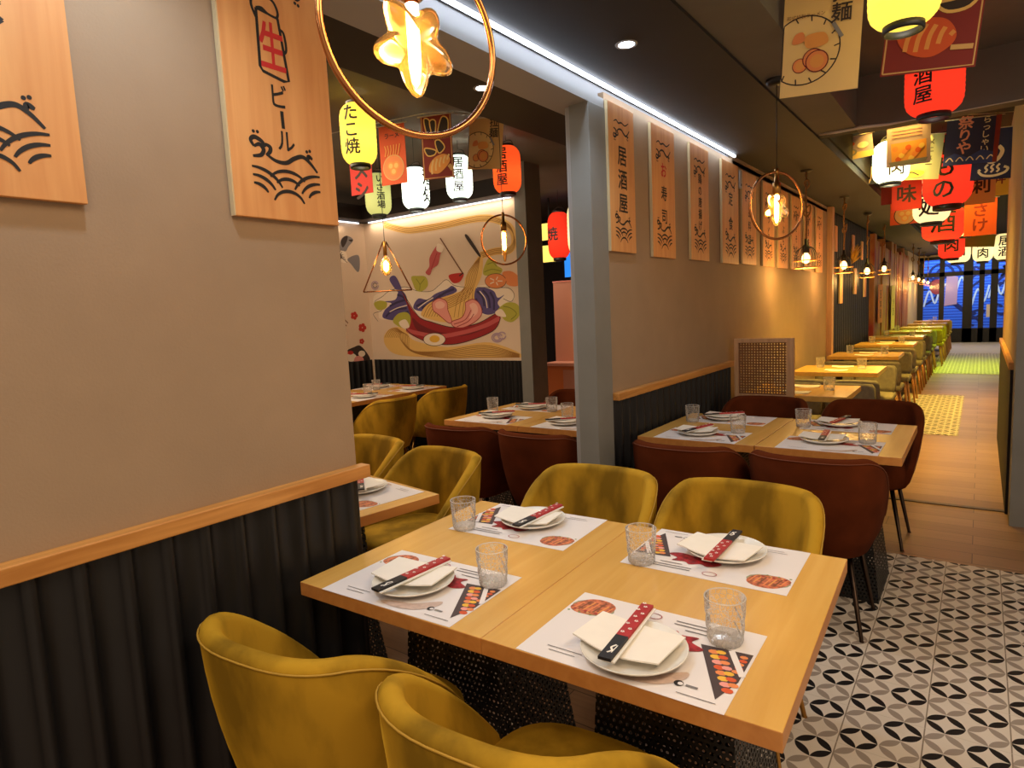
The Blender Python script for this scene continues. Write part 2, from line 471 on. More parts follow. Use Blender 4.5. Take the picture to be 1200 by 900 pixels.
# ------------------------------------------------------------------ mesh helpers
class MB:
    """collects faces for ONE mesh object"""
    def __init__(s):
        s.v = []
        s.f = []
        s.m = []
        s.sm = []
        s.uv = {}
    def face(s, idx, mat, smooth=False, uv=None):
        if uv is not None:
            s.uv[len(s.f)] = uv
        s.f.append(tuple(idx))
        s.m.append(mat)
        s.sm.append(smooth)
    def pts(s, ps):
        n = len(s.v)
        s.v.extend(tuple(p) for p in ps)
        return list(range(n, n + len(ps)))
    def grid(s, rows, mat, closed_u=False, smooth=True, cap0=False, cap1=False):
        ids = [s.pts(r) for r in rows]
        n = len(ids[0])
        for a, b in zip(ids[:-1], ids[1:]):
            for i in range(n if closed_u else n - 1):
                j = (i + 1) % n
                s.face((a[i], a[j], b[j], b[i]), mat, smooth)
        if cap0:
            s.face(tuple(reversed(ids[0])), mat, False)
        if cap1:
            s.face(tuple(ids[-1]), mat, False)
        return ids
    def box(s, x0, x1, y0, y1, z0, z1, mat, T=None):
        ps = [(x, y, z) for z in (z0, z1) for y in (y0, y1) for x in (x0, x1)]
        if T is not None:
            ps = [tuple(T @ Vector(p)) for p in ps]
        i = s.pts(ps)
        for q in ((0, 2, 3, 1), (4, 5, 7, 6), (0, 1, 5, 4), (1, 3, 7, 5), (3, 2, 6, 7), (2, 0, 4, 6)):
            s.face([i[k] for k in q], mat)
    def lathe(s, prof, mat, n=24, c=(0, 0, 0), cap0=False, cap1=False, smooth=True, mats=None):
        rows = [[(c[0] + r * math.cos(2 * PI * k / n), c[1] + r * math.sin(2 * PI * k / n), c[2] + z) for k in range(n)] for r, z in prof]
        ids = [s.pts(r) for r in rows]
        for q, (a, b) in enumerate(zip(ids[:-1], ids[1:])):
            for i in range(n):
                j = (i + 1) % n
                s.face((a[i], a[j], b[j], b[i]), mats[q] if mats else mat, smooth)
        if cap0:
            s.face(tuple(reversed(ids[0])), mats[0] if mats else mat)
        if cap1:
            s.face(tuple(ids[-1]), mats[-1] if mats else mat)
    def tube(s, path, r, mat, n=8, closed=False, caps=True):
        P = [Vector(p) for p in path]
        m = len(P)
        rr = r if isinstance(r, (list, tuple)) else [r] * m
        rows = []
        up = None
        for i in range(m):
            if closed:
                t = P[(i + 1) % m] - P[(i - 1) % m]
            else:
                t = P[min(i + 1, m - 1)] - P[max(i - 1, 0)]
            t.normalize()
            if up is None:
                up = Vector((0, 0, 1)) if abs(t.z) < 0.9 else Vector((1, 0, 0))
            u = (up - t * up.dot(t)).normalized()
            w = t.cross(u)
            up = u
            rows.append([tuple(P[i] + (u * math.cos(2 * PI * k / n) + w * math.sin(2 * PI * k / n)) * rr[i]) for k in range(n)])
        if closed:
            rows.append(rows[0])
            s.grid(rows, mat, True, True)
        else:
            s.grid(rows, mat, True, True, caps, caps)
    def poly(s, pts3, mat):
        s.face(s.pts(pts3), mat)
    def build(s, name, parent=None, bevel=0, loc=None, seg=2):
        me = bpy.data.meshes.new(name)
        me.from_pydata(s.v, [], s.f)
        names = []
        for k in s.m:
            if k not in names:
                names.append(k)
        for k in names:
            me.materials.append(MATS[k])
        ix = {k: i for i, k in enumerate(names)}
        me.polygons.foreach_set('material_index', [ix[k] for k in s.m])
        me.polygons.foreach_set('use_smooth', s.sm)
        if s.uv:
            ul = me.uv_layers.new(name='UVMap')
            for fi, uvs in s.uv.items():
                for li, q in zip(me.polygons[fi].loop_indices, uvs):
                    ul.data[li].uv = q
        me.validate()
        me.update()
        o = bpy.data.objects.new(name, me)
        COL.objects.link(o)
        if parent is not None:
            o.parent = parent
        if loc is not None:
            o.location = loc
        if bevel:
            b = o.modifiers.new('bevel', 'BEVEL')
            b.width = bevel
            b.segments = seg
            b.limit_method = 'ANGLE'
            b.angle_limit = math.radians(40)
        return o

def tag(o, label, cat, group=None):
    o['label'] = label
    o['category'] = cat
    if group:
        o['group'] = group
    return o
def thing(name, label, cat, loc=(0, 0, 0), rz=0.0, group=None):
    o = bpy.data.objects.new(name, None)
    o.empty_display_size = 0.1
    COL.objects.link(o)
    o.location = loc
    o.rotation_euler = (0, 0, rz)
    return tag(o, label, cat, group)
def struct(o):
    o['kind'] = 'structure'
    return o
def dup(root, loc, rz, label, group=None):
    """a copy of a thing with copies of its parts and sub-parts; mesh data is shared"""
    r = root.copy()
    COL.objects.link(r)
    r.location = loc
    r.rotation_euler = (0, 0, rz)
    r['label'] = label
    if group:
        r['group'] = group
    for ch in KIDS.get(root.name, list(root.children)):
        c = ch.copy()
        COL.objects.link(c)
        c.parent = r
        for g in list(ch.children):
            d = g.copy()
            COL.objects.link(d)
            d.parent = c
    return r
KIDS = {}

def smooth_line(p, n=6):
    if len(p) < 3:
        return [tuple(q) for q in p]
    out = []
    for i in range(len(p) - 1):
        p0 = p[max(i - 1, 0)]
        p1 = p[i]
        p2 = p[i + 1]
        p3 = p[min(i + 2, len(p) - 1)]
        for k in range(n):
            t = k / n
            out.append(tuple(0.5 * ((2 * b) + (-a + c) * t + (2 * a - 5 * b + 4 * c - d) * t * t + (-a + 3 * b - 3 * c + d) * t ** 3) for a, b, c, d in zip(p0, p1, p2, p3)))
    out.append(tuple(p[-1]))
    return out
def smooth_loop(p, n=5):
    out = []
    m = len(p)
    for i in range(m):
        p0, p1, p2, p3 = p[(i - 1) % m], p[i], p[(i + 1) % m], p[(i + 2) % m]
        for k in range(n):
            t = k / n
            out.append(tuple(0.5 * ((2 * b) + (-a + c) * t + (2 * a - 5 * b + 4 * c - d) * t * t + (-a + 3 * b - 3 * c + d) * t ** 3) for a, b, c, d in zip(p0, p1, p2, p3)))
    return out

class Art:
    """flat print: filled shapes and brush strokes on a plane, each layer a hair above the last. to3(u, v, h) places a point"""
    def __init__(s, mb, to3, h0=0.0006, dh=0.00025, fine=0):
        s.mb, s.to3, s.h, s.dh, s.fine = mb, to3, h0, dh, fine
    def fill(s, pts, mat, curve=False):
        p = smooth_loop(pts) if curve else pts
        # ears cut with mathutils so that hollow outlines fill right
        from mathutils.geometry import tessellate_polygon
        tri = tessellate_polygon([[Vector((a, b, 0)) for a, b in p]])
        ids = s.mb.pts([s.to3(a, b, s.h) for a, b in p])
        for t in tri:
            s.mb.face([ids[k] for k in t], mat)
        s.h += s.dh
    def stroke(s, pts, w, mat, taper=False, curve=True, closed=False):
        if closed:
            pts = list(pts) + [pts[0]]
        p = smooth_line(pts) if curve else [tuple(q) for q in pts]
        n = len(p)
        L, R = [], []
        for i in range(n):
            a = p[max(i - 1, 0)]
            b = p[min(i + 1, n - 1)]
            dx, dy = b[0] - a[0], b[1] - a[1]
            l = math.hypot(dx, dy) or 1e-6
            k = w / 2
            if taper:
                k *= 0.25 + 0.75 * math.sin(PI * (0.12 + 0.76 * i / max(1, n - 1)))
            L.append((p[i][0] - dy / l * k, p[i][1] + dx / l * k))
            R.append((p[i][0] + dy / l * k, p[i][1] - dx / l * k))
        li = s.mb.pts([s.to3(a, b, s.h) for a, b in L])
        ri = s.mb.pts([s.to3(a, b, s.h) for a, b in R])
        for i in range(n - 1):
            s.mb.face((li[i], li[i + 1], ri[i + 1], ri[i]), mat)
        s.h += s.dh * 0.5
    def dot(s, u, v, r, mat, ry=None, n=14):
        s.fill([(u + r * math.cos(2 * PI * k / n), v + (ry or r) * math.sin(2 * PI * k / n)) for k in range(n)], mat)
    def glyphs(s, text, u, v, size, mat, bold=0.0, sx=1.0):
        """text centred at u, v; size is the height of one character"""
        vs, fs, w = glyph_mesh(text, s.fine)
        b = bold * 0.5
        for ox, oy in (((-b, -b), (b, -b), (-b, b), (b, b)) if bold else ((0, 0),)):
            ids = s.mb.pts([s.to3(u + (x + ox - w / 2) * size * sx, v + (y + oy - 0.38) * size, s.h) for x, y in vs])
            for f in fs:
                s.mb.face([ids[k] for k in f], mat)
            s.h += s.dh * 0.25
        s.h += s.dh
    def column(s, text, u, v, size, mat, step=1.05, bold=0.0, sx=1.0):
        n = len(text)
        for k, ch in enumerate(text):
            s.glyphs(ch, u, v + ((n - 1) / 2 - k) * size * step, size, mat, bold, sx)
GLYPHS = {}
def glyph_mesh(text, fine):
    key = (text, fine)
    if key not in GLYPHS:
        c = bpy.data.curves.new('glyph', 'FONT')
        c.body = text
        c.resolution_u = 2
        o = bpy.data.objects.new('glyph', c)
        COL.objects.link(o)
        bpy.context.view_layer.update()
        me = bpy.data.meshes.new_from_object(o.evaluated_get(bpy.context.evaluated_depsgraph_get()))
        vs = [(v.co.x, v.co.y) for v in me.vertices]
        fs = [tuple(p.vertices) for p in me.polygons]
        w = max([x for x, y in vs] or [0]) + min([x for x, y in vs] or [0])
        if fine:
            # split long triangles so that lettering can follow a curved surface
            todo = []
            for f in fs:
                todo += [(f[0], f[k], f[k + 1]) for k in range(1, len(f) - 1)]
            done = []
            while todo and len(done) < 6000:
                t = todo.pop()
                e = [math.dist(vs[t[k]], vs[t[(k + 1) % 3]]) for k in range(3)]
                k = e.index(max(e))
                if e[k] < fine:
                    done.append(t)
                    continue
                i, j, q = t[k], t[(k + 1) % 3], t[(k + 2) % 3]
                vs.append(((vs[i][0] + vs[j][0]) / 2, (vs[i][1] + vs[j][1]) / 2))
                m = len(vs) - 1
                todo += [(i, m, q), (m, j, q)]
            fs = done
        GLYPHS[key] = (vs, fs, w)
        bpy.data.objects.remove(o)
        bpy.data.meshes.remove(me)
        bpy.data.curves.remove(c)
    return GLYPHS[key]

# ------------------------------------------------------------------ the room
def slab(name, x0, x1, y0, y1, z0, z1, mat, bevel=0):
    b = MB()
    b.box(x0, x1, y0, y1, z0, z1, mat)
    return struct(b.build(name, None, bevel))
slab('floor', -9.0, 3.0, -2.5, 26.0, -0.10, 0.0, 'plank_floor')
TX0 = -0.1115 - 0.2264 * 2
b = MB(); b.box(TX0, 2.6, -2.4, 3.955, 0.0005, 0.004, 'petal_tiles'); struct(b.build('floor_tiles'))
b = MB(); b.box(-0.87, -0.15, 7.62, 10.65, 0.0005, 0.004, 'petal_tiles'); struct(b.build('floor_corridor_tiles'))
b = MB(); b.box(-0.9, 2.0, 13.55, 18.1, 0.0005, 0.004, 'petal_tiles'); struct(b.build('floor_far_tiles'))
b = MB(); b.box(-1.5, 2.0, 18.1, 22.0, 0.0005, 0.004, 'grey_tile'); struct(b.build('floor_entrance'))
b = MB(); b.box(-0.9, 0.6, 5.05, 5.09, 0.0, 0.006, 'threshold_metal'); struct(b.build('trim_1'))

# dividing wall x = -1.62 .. -1.5 : near piece, far piece, the header over the opening between them
XW = -1.5
slab('wall_left', -1.615, XW, -2.5, 1.215, 0.0, 2.47, 'plaster')
slab('wall_left_far', -1.615, XW, 2.87, 8.44, 0.0, 2.47, 'plaster')
slab('wall_header', -1.69, XW + 0.004, 1.215, 2.86, 2.39, 2.435, 'header_white')
slab('wall_header_upper', -1.60, XW - 0.03, -2.5, 4.86, 2.44, 2.52, 'header_white')
slab('wall_header_upper_far', -1.60, XW, 4.86, 8.44, 2.44, 2.52, 'plaster')
b = MB()
b.box(-1.60, XW + 0.006, 2.705, 2.87, 0.0, 2.392, 'grey_paint')
b.box(-1.63, -1.60, 2.72, 2.80, 0.0, 2.392, 'header_white')
struct(b.build('wall_opening_jamb', None, 0.003))
def corrugated(name, p0, p1, z0, z1, pitch=0.088, depth=0.022, nrm=(1, 0)):
    """ribbed black sheet from p0 to p1 standing on the floor, ribs towards nrm"""
    L = math.hypot(p1[0] - p0[0], p1[1] - p0[1])
    n = max(1, round(L / pitch))
    prof = []
    for k in range(n):
        for t, h in ((0.0, 0), (0.30, 0), (0.42, 0.55), (0.5, 1), (0.66, 1), (0.74, 0.55), (0.86, 0)):
            prof.append(((k + t) / n, h * depth))
    prof.append((1.0, 0))
    mb = MB()
    rows = []
    for z in (z0, z1):
        rows.append([(p0[0] + (p1[0] - p0[0]) * t + nrm[0] * (h + 0.002), p0[1] + (p1[1] - p0[1]) * t + nrm[1] * (h + 0.002), z) for t, h in prof])
    mb.grid(rows, 'black_metal', smooth=True)
    ids = mb.pts(rows[1]) + []
    back = mb.pts([(p0[0] + (p1[0] - p0[0]) * t, p0[1] + (p1[1] - p0[1]) * t, z1) for t, h in prof])
    for i in range(len(prof) - 1):
        mb.face((ids[i], ids[i + 1], back[i + 1], back[i]), 'black_metal')
    return struct(mb.build(name))
corrugated('trim_panel_left', (XW, -2.4), (XW, 1.213), 0.0, 0.962)
corrugated('trim_panel_left_far', (XW, 2.875), (XW, 4.74), 0.0, 0.962)
def rail(name, x0, x1, y0, y1, z0=0.962, z1=1.0):
    mb = MB(); mb.box(x0, x1, y0, y1, z0, z1, 'trim_wood'); return struct(mb.build(name, None, 0.003))
rail('trim_rail_left', XW - 0.001, XW + 0.04, -2.4, 1.235)
rail('trim_rail_left_far', XW - 0.001, XW + 0.04, 2.872, 4.74)
b = MB(); b.box(-1.52, -1.44, 8.44, 8.56, 0, 2.5, 'screen_wood'); b.box(-1.54, -1.47, 8.56, 8.70, 0, 2.5, 'screen_wood'); struct(b.build('wall_left_post', None, 0.004))
# corridor beyond the post: black sheet wall, painted plank wall, pale end wall
slab('wall_corridor_black', -1.75, -1.56, 8.70, 12.4, 0, 2.5, 'black_metal')
corrugated('trim_panel_corridor', (-1.56, 8.70), (-1.56, 12.4), 0.0, 2.5, 0.15, 0.02)
mb = MB()
random.seed(3)
y = 12.4
while y < 18.7:
    w = random.choice((0.28, 0.36, 0.44))
    d = random.uniform(0, 0.05)
    mb.box(-1.62, -1.50 + d, y, min(y + w - 0.008, 18.8), 0, 2.5 - random.uniform(0, 0.22), 'painted_planks')
    y += w
struct(mb.build('wall_corridor_planks'))
slab('wall_corridor_pale', -1.75, -1.5, 18.8, 22.0, 0, 2.8, 'plaster_pale')
slab('wall_corridor_back', -1.95, -1.75, 8.44, 22.0, 0, 3.0, 'ceiling_dark')

# ceilings: low dark soffit along the dividing wall, lighter strip, upright face, raised ceiling
slab('ceiling_soffit', -1.52, -0.915, -2.5, 22.0, 2.50, 2.56, 'soffit_paint')
slab('ceiling_soffit_strip', -0.915, -0.68, -2.5, 4.77, 2.515, 2.56, 'ceiling_paint')
slab('ceiling_soffit_face', -0.72, -0.68, -2.5, 4.77, 2.56, 2.83, 'ceiling_paint')
slab('ceiling', -0.72, 3.0, -2.5, 4.80, 2.82, 2.92, 'ceiling_paint')
slab('ceiling_corridor', -1.6, 3.0, 4.90, 22.0, 2.92, 3.0, 'ceiling_dark')
slab('ceiling_corridor_face', -0.95, -0.90, 4.9, 22.0, 2.56, 2.92, 'ceiling_dark')
slab('wall_portal_header', -0.68, 0.30, 4.77, 4.92, 2.50, 2.83, 'ceiling_paint')
slab('wall_portal_header_side', -0.92, -0.68, 4.77, 4.92, 2.515, 2.9, 'ceiling_dark')
slab('wall_portal_header_upper', -0.92, 0.30, 4.79, 4.90, 2.83, 3.0, 'ceiling_dark')
slab('wall_right_column', 0.175, 0.62, 4.77, 5.02, 0, 2.83, 'grey_paint')
slab('wall_right', 0.175, 0.30, 5.02, 7.66, 0, 2.9, 'plaster')
slab('wall_right_panel', 0.160, 0.176, 5.02, 7.665, 0, 0.93, 'ceiling_dark')
rail('trim_rail_right', 0.150, 0.177, 5.02, 7.67, 0.93, 0.975)
# torn edge strip under the portal header
b = MB(); b.tube([(-0.90, 4.765, 2.512), (-0.80, 4.765, 2.508), (-0.70, 4.765, 2.505), (-0.66, 4.765, 2.51), (-0.5, 4.765, 2.495), (-0.40, 4.765, 2.494), (0.16, 4.766, 2.497)], [0.007, 0.010, 0.008, 0.012, 0.009, 0.004, 0.003], 'bunting_white', 6)
tag(b.build('torn_edge_tape'), 'torn white tape hanging along the lower edge of the portal header', 'tape')

# left dining room
slab('wall_mural', -5.85, -3.572, 5.0, 5.12, 0, 2.52, 'mural_paper')
slab('wall_left_room', -5.86, -5.72, -0.5, 5.1, 0, 2.52, 'mural_paper')
slab('wall_room_post', -3.572, -3.445, 4.98, 5.24, 0, 2.9, 'grey_paint')
corrugated('trim_panel_mural', (-5.70, 5.0), (-3.575, 5.0), 0, 0.965, 0.088, 0.02, (0, -1))
corrugated('trim_panel_left_room', (-5.72, -0.4), (-5.72, 4.98), 0, 0.965, 0.088, 0.02, (1, 0))
slab('ceiling_left_soffit', -2.22, -1.64, -0.5, 8.4, 2.50, 2.56, 'soffit_paint')
slab('ceiling_left_soffit_face', -2.22, -2.19, -0.5, 8.4, 2.56, 2.83, 'soffit_paint')
slab('ceiling_left_room', -6.6, -2.19, -0.5, 10.4, 2.82, 2.92, 'ceiling_paint')
b = MB(); b.box(-5.72, -3.572, 4.80, 5.0, 2.525, 2.68, 'soffit_paint'); b.box(-5.72, -5.52, -0.4, 4.80, 2.525, 2.68, 'soffit_paint'); struct(b.build('ceiling_mural_cove'))
slab('wall_room_beyond', -6.6, -1.75, 8.4, 8.5, 0, 2.9, 'soffit_paint')
slab('wall_room_beyond_side', -6.65, -6.55, 5.1, 8.4, 0, 2.9, 'soffit_paint')

# cove lighting
def led_strip(name, label, pts, w, nrm_area):
    mb = MB()
    mb.tube(pts, w, 'led_white' if nrm_area else 'led_soft', 6)
    tag(mb.build(name), label, 'light strip')
led_strip('led_strip', 'bright cool-white strip light in the cove above the hanging menu boards', [(XW + 0.022, -2.0, 2.488), (XW + 0.022, 4.84, 2.488)], 0.010, True)
lamp('AREA', (XW + 0.03, 1.4, 2.475), COOL, 5, (0.02, 6.8), (0, math.radians(-20), 0))
led_strip('led_strip', 'cool-white strip light running above the noodle boat mural', [(-5.6, 4.965, 2.515), (-3.6, 4.965, 2.515)], 0.007, None)
led_strip('led_strip', 'cool-white strip light running above the fan picture on the left room wall', [(-5.69, 0.5, 2.515), (-5.69, 4.9, 2.515)], 0.007, None)
lamp('AREA', (-4.6, 4.95, 2.50), SOFTWARM, 2.4, (2.0, 0.03), (math.radians(15), 0, 0))
lamp('AREA', (-5.66, 2.7, 2.50), SOFTWARM, 5, (0.03, 4.0), (0, math.radians(-15), 0))
def downlight(x, y, label):
    t = thing('downlight', label, 'downlight', (x, y, 2.5))
    mb = MB(); mb.lathe([(0.034, 0.004), (0.034, -0.002), (0.044, -0.003), (0.046, 0.0)], 'header_white', 24); mb.build('rim', t)
    mb = MB(); mb.lathe([(0.0005, -0.002), (0.033, -0.002)], 'downlight_white', 24); mb.build('lens', t)
downlight(-1.2, 2.51, 'round recessed downlight in the dark soffit right of the strip light')
downlight(-1.94, 2.49, 'round recessed downlight in the dark soffit seen through the large copper ring')

# ------------------------------------------------------------------ storefront at the corridor end
mb = MB()
YS = 22.0
posts = [(-1.50, -1.36), (-0.98, -0.86), (-0.42, -0.20), (-0.06, 0.06), (0.20, 0.36), (0.62, 0.75)]
for x0, x1 in posts:
    mb.box(x0, x1, YS, YS + 0.12, 0, 2.45, 'black_powder')
mb.box(-1.50, 0.75, YS, YS + 0.12, 1.88, 2.0, 'black_powder')
mb.box(-1.50, 0.75, YS, YS + 0.12, 2.36, 2.45, 'black_powder')
mb.box(-1.50, 0.75, YS, YS + 0.12, 0, 0.40, 'black_powder')
frame = struct(mb.build('window_1'))
for (a, b0), (c, d) in zip(posts[:-1], posts[1:]):
    for z0, z1 in ((0.40, 1.88), (2.0, 2.36)):
        g = MB(); g.box(b0, c, YS + 0.05, YS + 0.056, z0, z1, 'window_glass'); g.build('pane', frame)
slab('wall_storefront_top', -1.6, 3.0, YS, YS + 0.12, 2.45, 3.0, 'plaster_pale')
slab('wall_storefront_right', 0.75, 3.0, YS, YS + 0.12, 0, 2.45, 'black_powder')
slab('ground_street', -6, 6, 22.12, 27, -0.1, -0.02, 'grey_tile')
b = MB(); b.box(-4, 4, 24.6, 24.8, 0, 4.2, 'shutter_blue')
A = Art(b, lambda u, v, h: (u, 24.6 - h - 0.002, v), 0.002, 0.001)
random.seed(5)
for k in range(14):
    cx, cz = random.uniform(-1.5, 0.8), random.uniform(0.5, 2.2)
    r = random.uniform(0.18, 0.4)
    A.stroke([(cx + r * math.cos(t), cz + r * 0.7 * math.sin(t * 1.3 + k)) for t in [q * 0.8 for q in range(7)]], 0.07, 'art_navy')
for k in range(5):
    cx, cz = -1.35 + 0.42 * k, 1.3 + 0.2 * (k % 3)
    A.stroke([(cx - 0.15, cz - 0.3), (cx, cz + 0.2), (cx + 0.15, cz - 0.2), (cx + 0.28, cz + 0.3)], 0.05, 'art_white')
A.fill([(-0.95, 1.0), (-0.62, 1.05), (-0.6, 1.9), (-0.9, 2.0)], 'art_pink')
A.dot(-1.15, 1.62, 0.2, 'art_crimson', 0.24)
tag(b.build('roller_shutter'), 'blue roller shutter with sprayed graffiti across the street, seen through the end windows', 'shutter')
b = MB(); b.box(0.12, 0.30, 22.02, 22.04, 0.7, 1.05, 'paper_white'); b.build('notice', frame)
# ------------------------------------------------------------------ chairs
def tub_plan(a, bk, yf, n=2.7, m=15):
    """U-shaped outline from the right arm round the back to the left arm: (x, y)"""
    half = [(a, yf * (1 - (k / 9.0) ** 1.6)) for k in range(9)]
    for k in range(m + 1):
        th = PI / 2 * k / m
        half.append((a * math.cos(th) ** (2 / n), -bk * math.sin(th) ** (2 / n)))
    left = [(-x, y) for x, y in reversed(half[:-1])]
    return half + left
def make_tub_chair(mat, pip, legm, label, group):
    t = thing('tub_chair', label, 'chair', (0, 0, 0), 0, group)
    a, bk, yf, th0 = 0.272, 0.275, 0.15, 0.046
    top, zf, zb = 0.79, 0.47, 0.355
    P = tub_plan(a, bk, yf)
    n = len(P)
    def nrm(i):
        p, q = P[max(i - 1, 0)], P[min(i + 1, n - 1)]
        dx, dy = q[0] - p[0], q[1] - p[1]
        l = math.hypot(dx, dy)
        return (dy / l, -dx / l)      # outward for this winding? fixed by sign below
    def height(y):
        s = (y + 0.21) / (yf + 0.21)
        return top if s <= 0 else zf + (top - zf) * (1 - min(1, s) ** 1.6)
    def scale(z):
        u = min(1, max(0, (z - zb) / 0.36))
        return 0.80 + 0.20 * math.sin(u * PI / 2) ** 0.9
    rows = []
    pip_path = []
    for i, (x, y) in enumerate(P):
        nx, ny = nrm(i)
        if nx * x + ny * (y - 0.05) < 0:
            nx, ny = -nx, -ny
        zt = height(y)
        th = th0 - 0.016 * min(1.0, max(0.0, (y + 0.1) / 0.25))
        sec = []
        def out(z, inset):
            s = scale(z)
            rk = -0.035 * (z - zb) / (top - zb)
            return ((x * s - nx * inset), (y * (0.86 + 0.14 * (s - 0.8) / 0.2) + rk - ny * inset), z)
        zr = zt - th / 2
        sec.append(out(zb + 0.004, 0.06))
        sec.append(out(zb - 0.012, 0.035))
        sec.append(out(zb, 0.012))
        for k in range(1, 7):
            sec.append(out(zb + 0.02 + (zr - zb - 0.02) * k / 6, 0.0))
        pip_path.append(out(zr + 0.006, -0.001))
        for k in range(1, 6):
            q = PI * k / 6
            p = out(zr, th / 2 - th / 2 * math.cos(q))
            sec.append((p[0], p[1], zr + th / 2 * math.sin(q)))
        zi = 0.43
        for k in range(0, 5):
            z = zr + (zi - zr) * k / 4
            sec.append(out(max(z, zi - 0.02), th + 0.012 * math.sin(PI * k / 4)))
        rows.append(sec)
    mb = MB()
    mb.grid(rows, mat, False, True, True, True)
    mb.build('backrest', t)
    mb = MB()
    mb.tube(pip_path, 0.0022, pip, 6)
    mb.build('piping', t)
    # seat cushion, rounded
    mb = MB()
    N = 40
    rings = []
    for z, s in ((0.35, 0.80), (0.352, 0.93), (0.37, 0.985), (0.43, 1.0), (0.455, 0.985), (0.468, 0.94), (0.475, 0.80), (0.478, 0.5), (0.479, 0.02)):
        ring = []
        for k in range(N):
            q = 2 * PI * k / N
            cx, cy = math.cos(q), math.sin(q)
            e = 2 / 3.2
            ring.append((0.215 * s * math.copysign(abs(cx) ** e, cx), 0.015 + 0.232 * s * math.copysign(abs(cy) ** e, cy), z))
        rings.append(ring)
    mb.grid(rings, mat, True, True, True, True)
    mb.build('seat', t)
    for sx, sy in ((1, 1), (-1, 1), (1, -1), (-1, -1)):
        mb = MB()
        mb.tube([(0.135 * sx, 0.005 + 0.12 * sy, 0.37), (0.20 * sx, -0.01 + 0.175 * sy, 0.006), (0.201 * sx, -0.01 + 0.176 * sy, 0.0)], [0.013, 0.008, 0.011], legm, 10)
        mb.build('leg', t)
    KIDS[t.name] = list(t.children)
    return t
class Stock:
    """the first chair placed is the one built, the next are copies"""
    def __init__(s, make):
        s.make, s.root, s.used = make, None, False
    def place(s, x, y, rz, label, group):
        if s.root is None:
            s.root = s.make(label, group)
            s.root.location = (x, y, 0)
            s.root.rotation_euler = (0, 0, rz)
            return s.root
        return dup(s.root, (x, y, 0), rz, label, group)
YEL = Stock(lambda l, g: make_tub_chair('yellow_velvet', 'yellow_piping', 'brass', l, g))
RUST = Stock(lambda l, g: make_tub_chair('rust_velvet', 'rust_piping', 'dark_bronze', l, g))
D = math.radians
GY, GR = 'yellow velvet tub chairs', 'rust velvet tub chairs'
YEL.place(-1.19, 0.915, D(7), 'yellow velvet tub chair with its back to us, beside the ribbed black wall', GY)
YEL.place(-0.645, 0.945, D(5), 'yellow velvet tub chair cut off by the bottom edge, at the front table', GY)
YEL.place(-1.205, 1.985, D(182), 'yellow velvet tub chair across the front table, the one next to the grey pillar', GY)
YEL.place(-0.645, 2.01, D(181), 'yellow velvet tub chair across the front table, the one beside the tiled aisle', GY)
YEL.place(-2.07, 1.98, D(172), 'yellow velvet tub chair behind the small table that shows past the near wall end', GY)
YEL.place(-2.66, 2.06, D(174), 'yellow velvet tub chair half hidden by the near wall end, facing us', GY)
YEL.place(-4.07, 3.58, D(92), 'yellow velvet tub chair seen from behind at the wall table below the mural, nearer one', GY)
YEL.place(-4.08, 4.25, D(91), 'yellow velvet tub chair seen from behind at the wall table, close to the mural', GY)
RUST.place(-1.125, 3.02, D(0), 'rust velvet tub chair from behind, next to the grey pillar and the ribbed wall', GR)
RUST.place(-0.56, 3.02, D(0), 'rust velvet tub chair from behind, at the aisle side of the second table', GR)
RUST.place(-1.13, 4.17, D(180), 'rust velvet tub chair facing us in front of the cane screen', GR)
RUST.place(-0.515, 4.19, D(179), 'rust velvet tub chair facing us at the far aisle side of the second table', GR)
RUST.place(-2.50, 2.985, D(1), 'rust velvet tub chair from behind in the left room, the one below the mural', GR)
RUST.place(-1.93, 2.98, D(-2), 'rust velvet tub chair from behind in the left room, partly covered by the grey pillar', GR)
RUST.place(-2.56, 4.15, D(181), 'rust velvet tub chair facing us in the left room, in front of the pink counter', GR)

def make_oak_chair(fab, label, group):
    t = thing('oak_chair', label, 'chair', (0, 0, 0), 0, group)
    mb = MB(); mb.box(-0.185, 0.185, -0.19, 0.20, 0.40, 0.46, fab); mb.build('seat', t, 0.02)
    rows = []
    for z, w, y in ((0.44, 0.165, -0.19), (0.50, 0.18, -0.205), (0.60, 0.185, -0.225), (0.69, 0.18, -0.24), (0.72, 0.16, -0.245)):
        rows.append([(w * k / 4, y - 0.03 * (1 - (k / 4) ** 2) + 0.03, z) for k in range(-4, 5)])
    mb = MB()
    mb.grid(rows, fab, False, True)
    o = mb.build('backrest', t)
    s = o.modifiers.new('thickness', 'SOLIDIFY'); s.thickness = 0.03
    for sx in (1, -1):
        for sy in (1, -1):
            mb = MB(); mb.tube([(0.13 * sx, 0.14 * sy, 0.41), (0.178 * sx, 0.20 * sy, 0.0)], [0.018, 0.011], 'oak', 8); mb.build('leg', t)
    KIDS[t.name] = list(t.children)
    return t

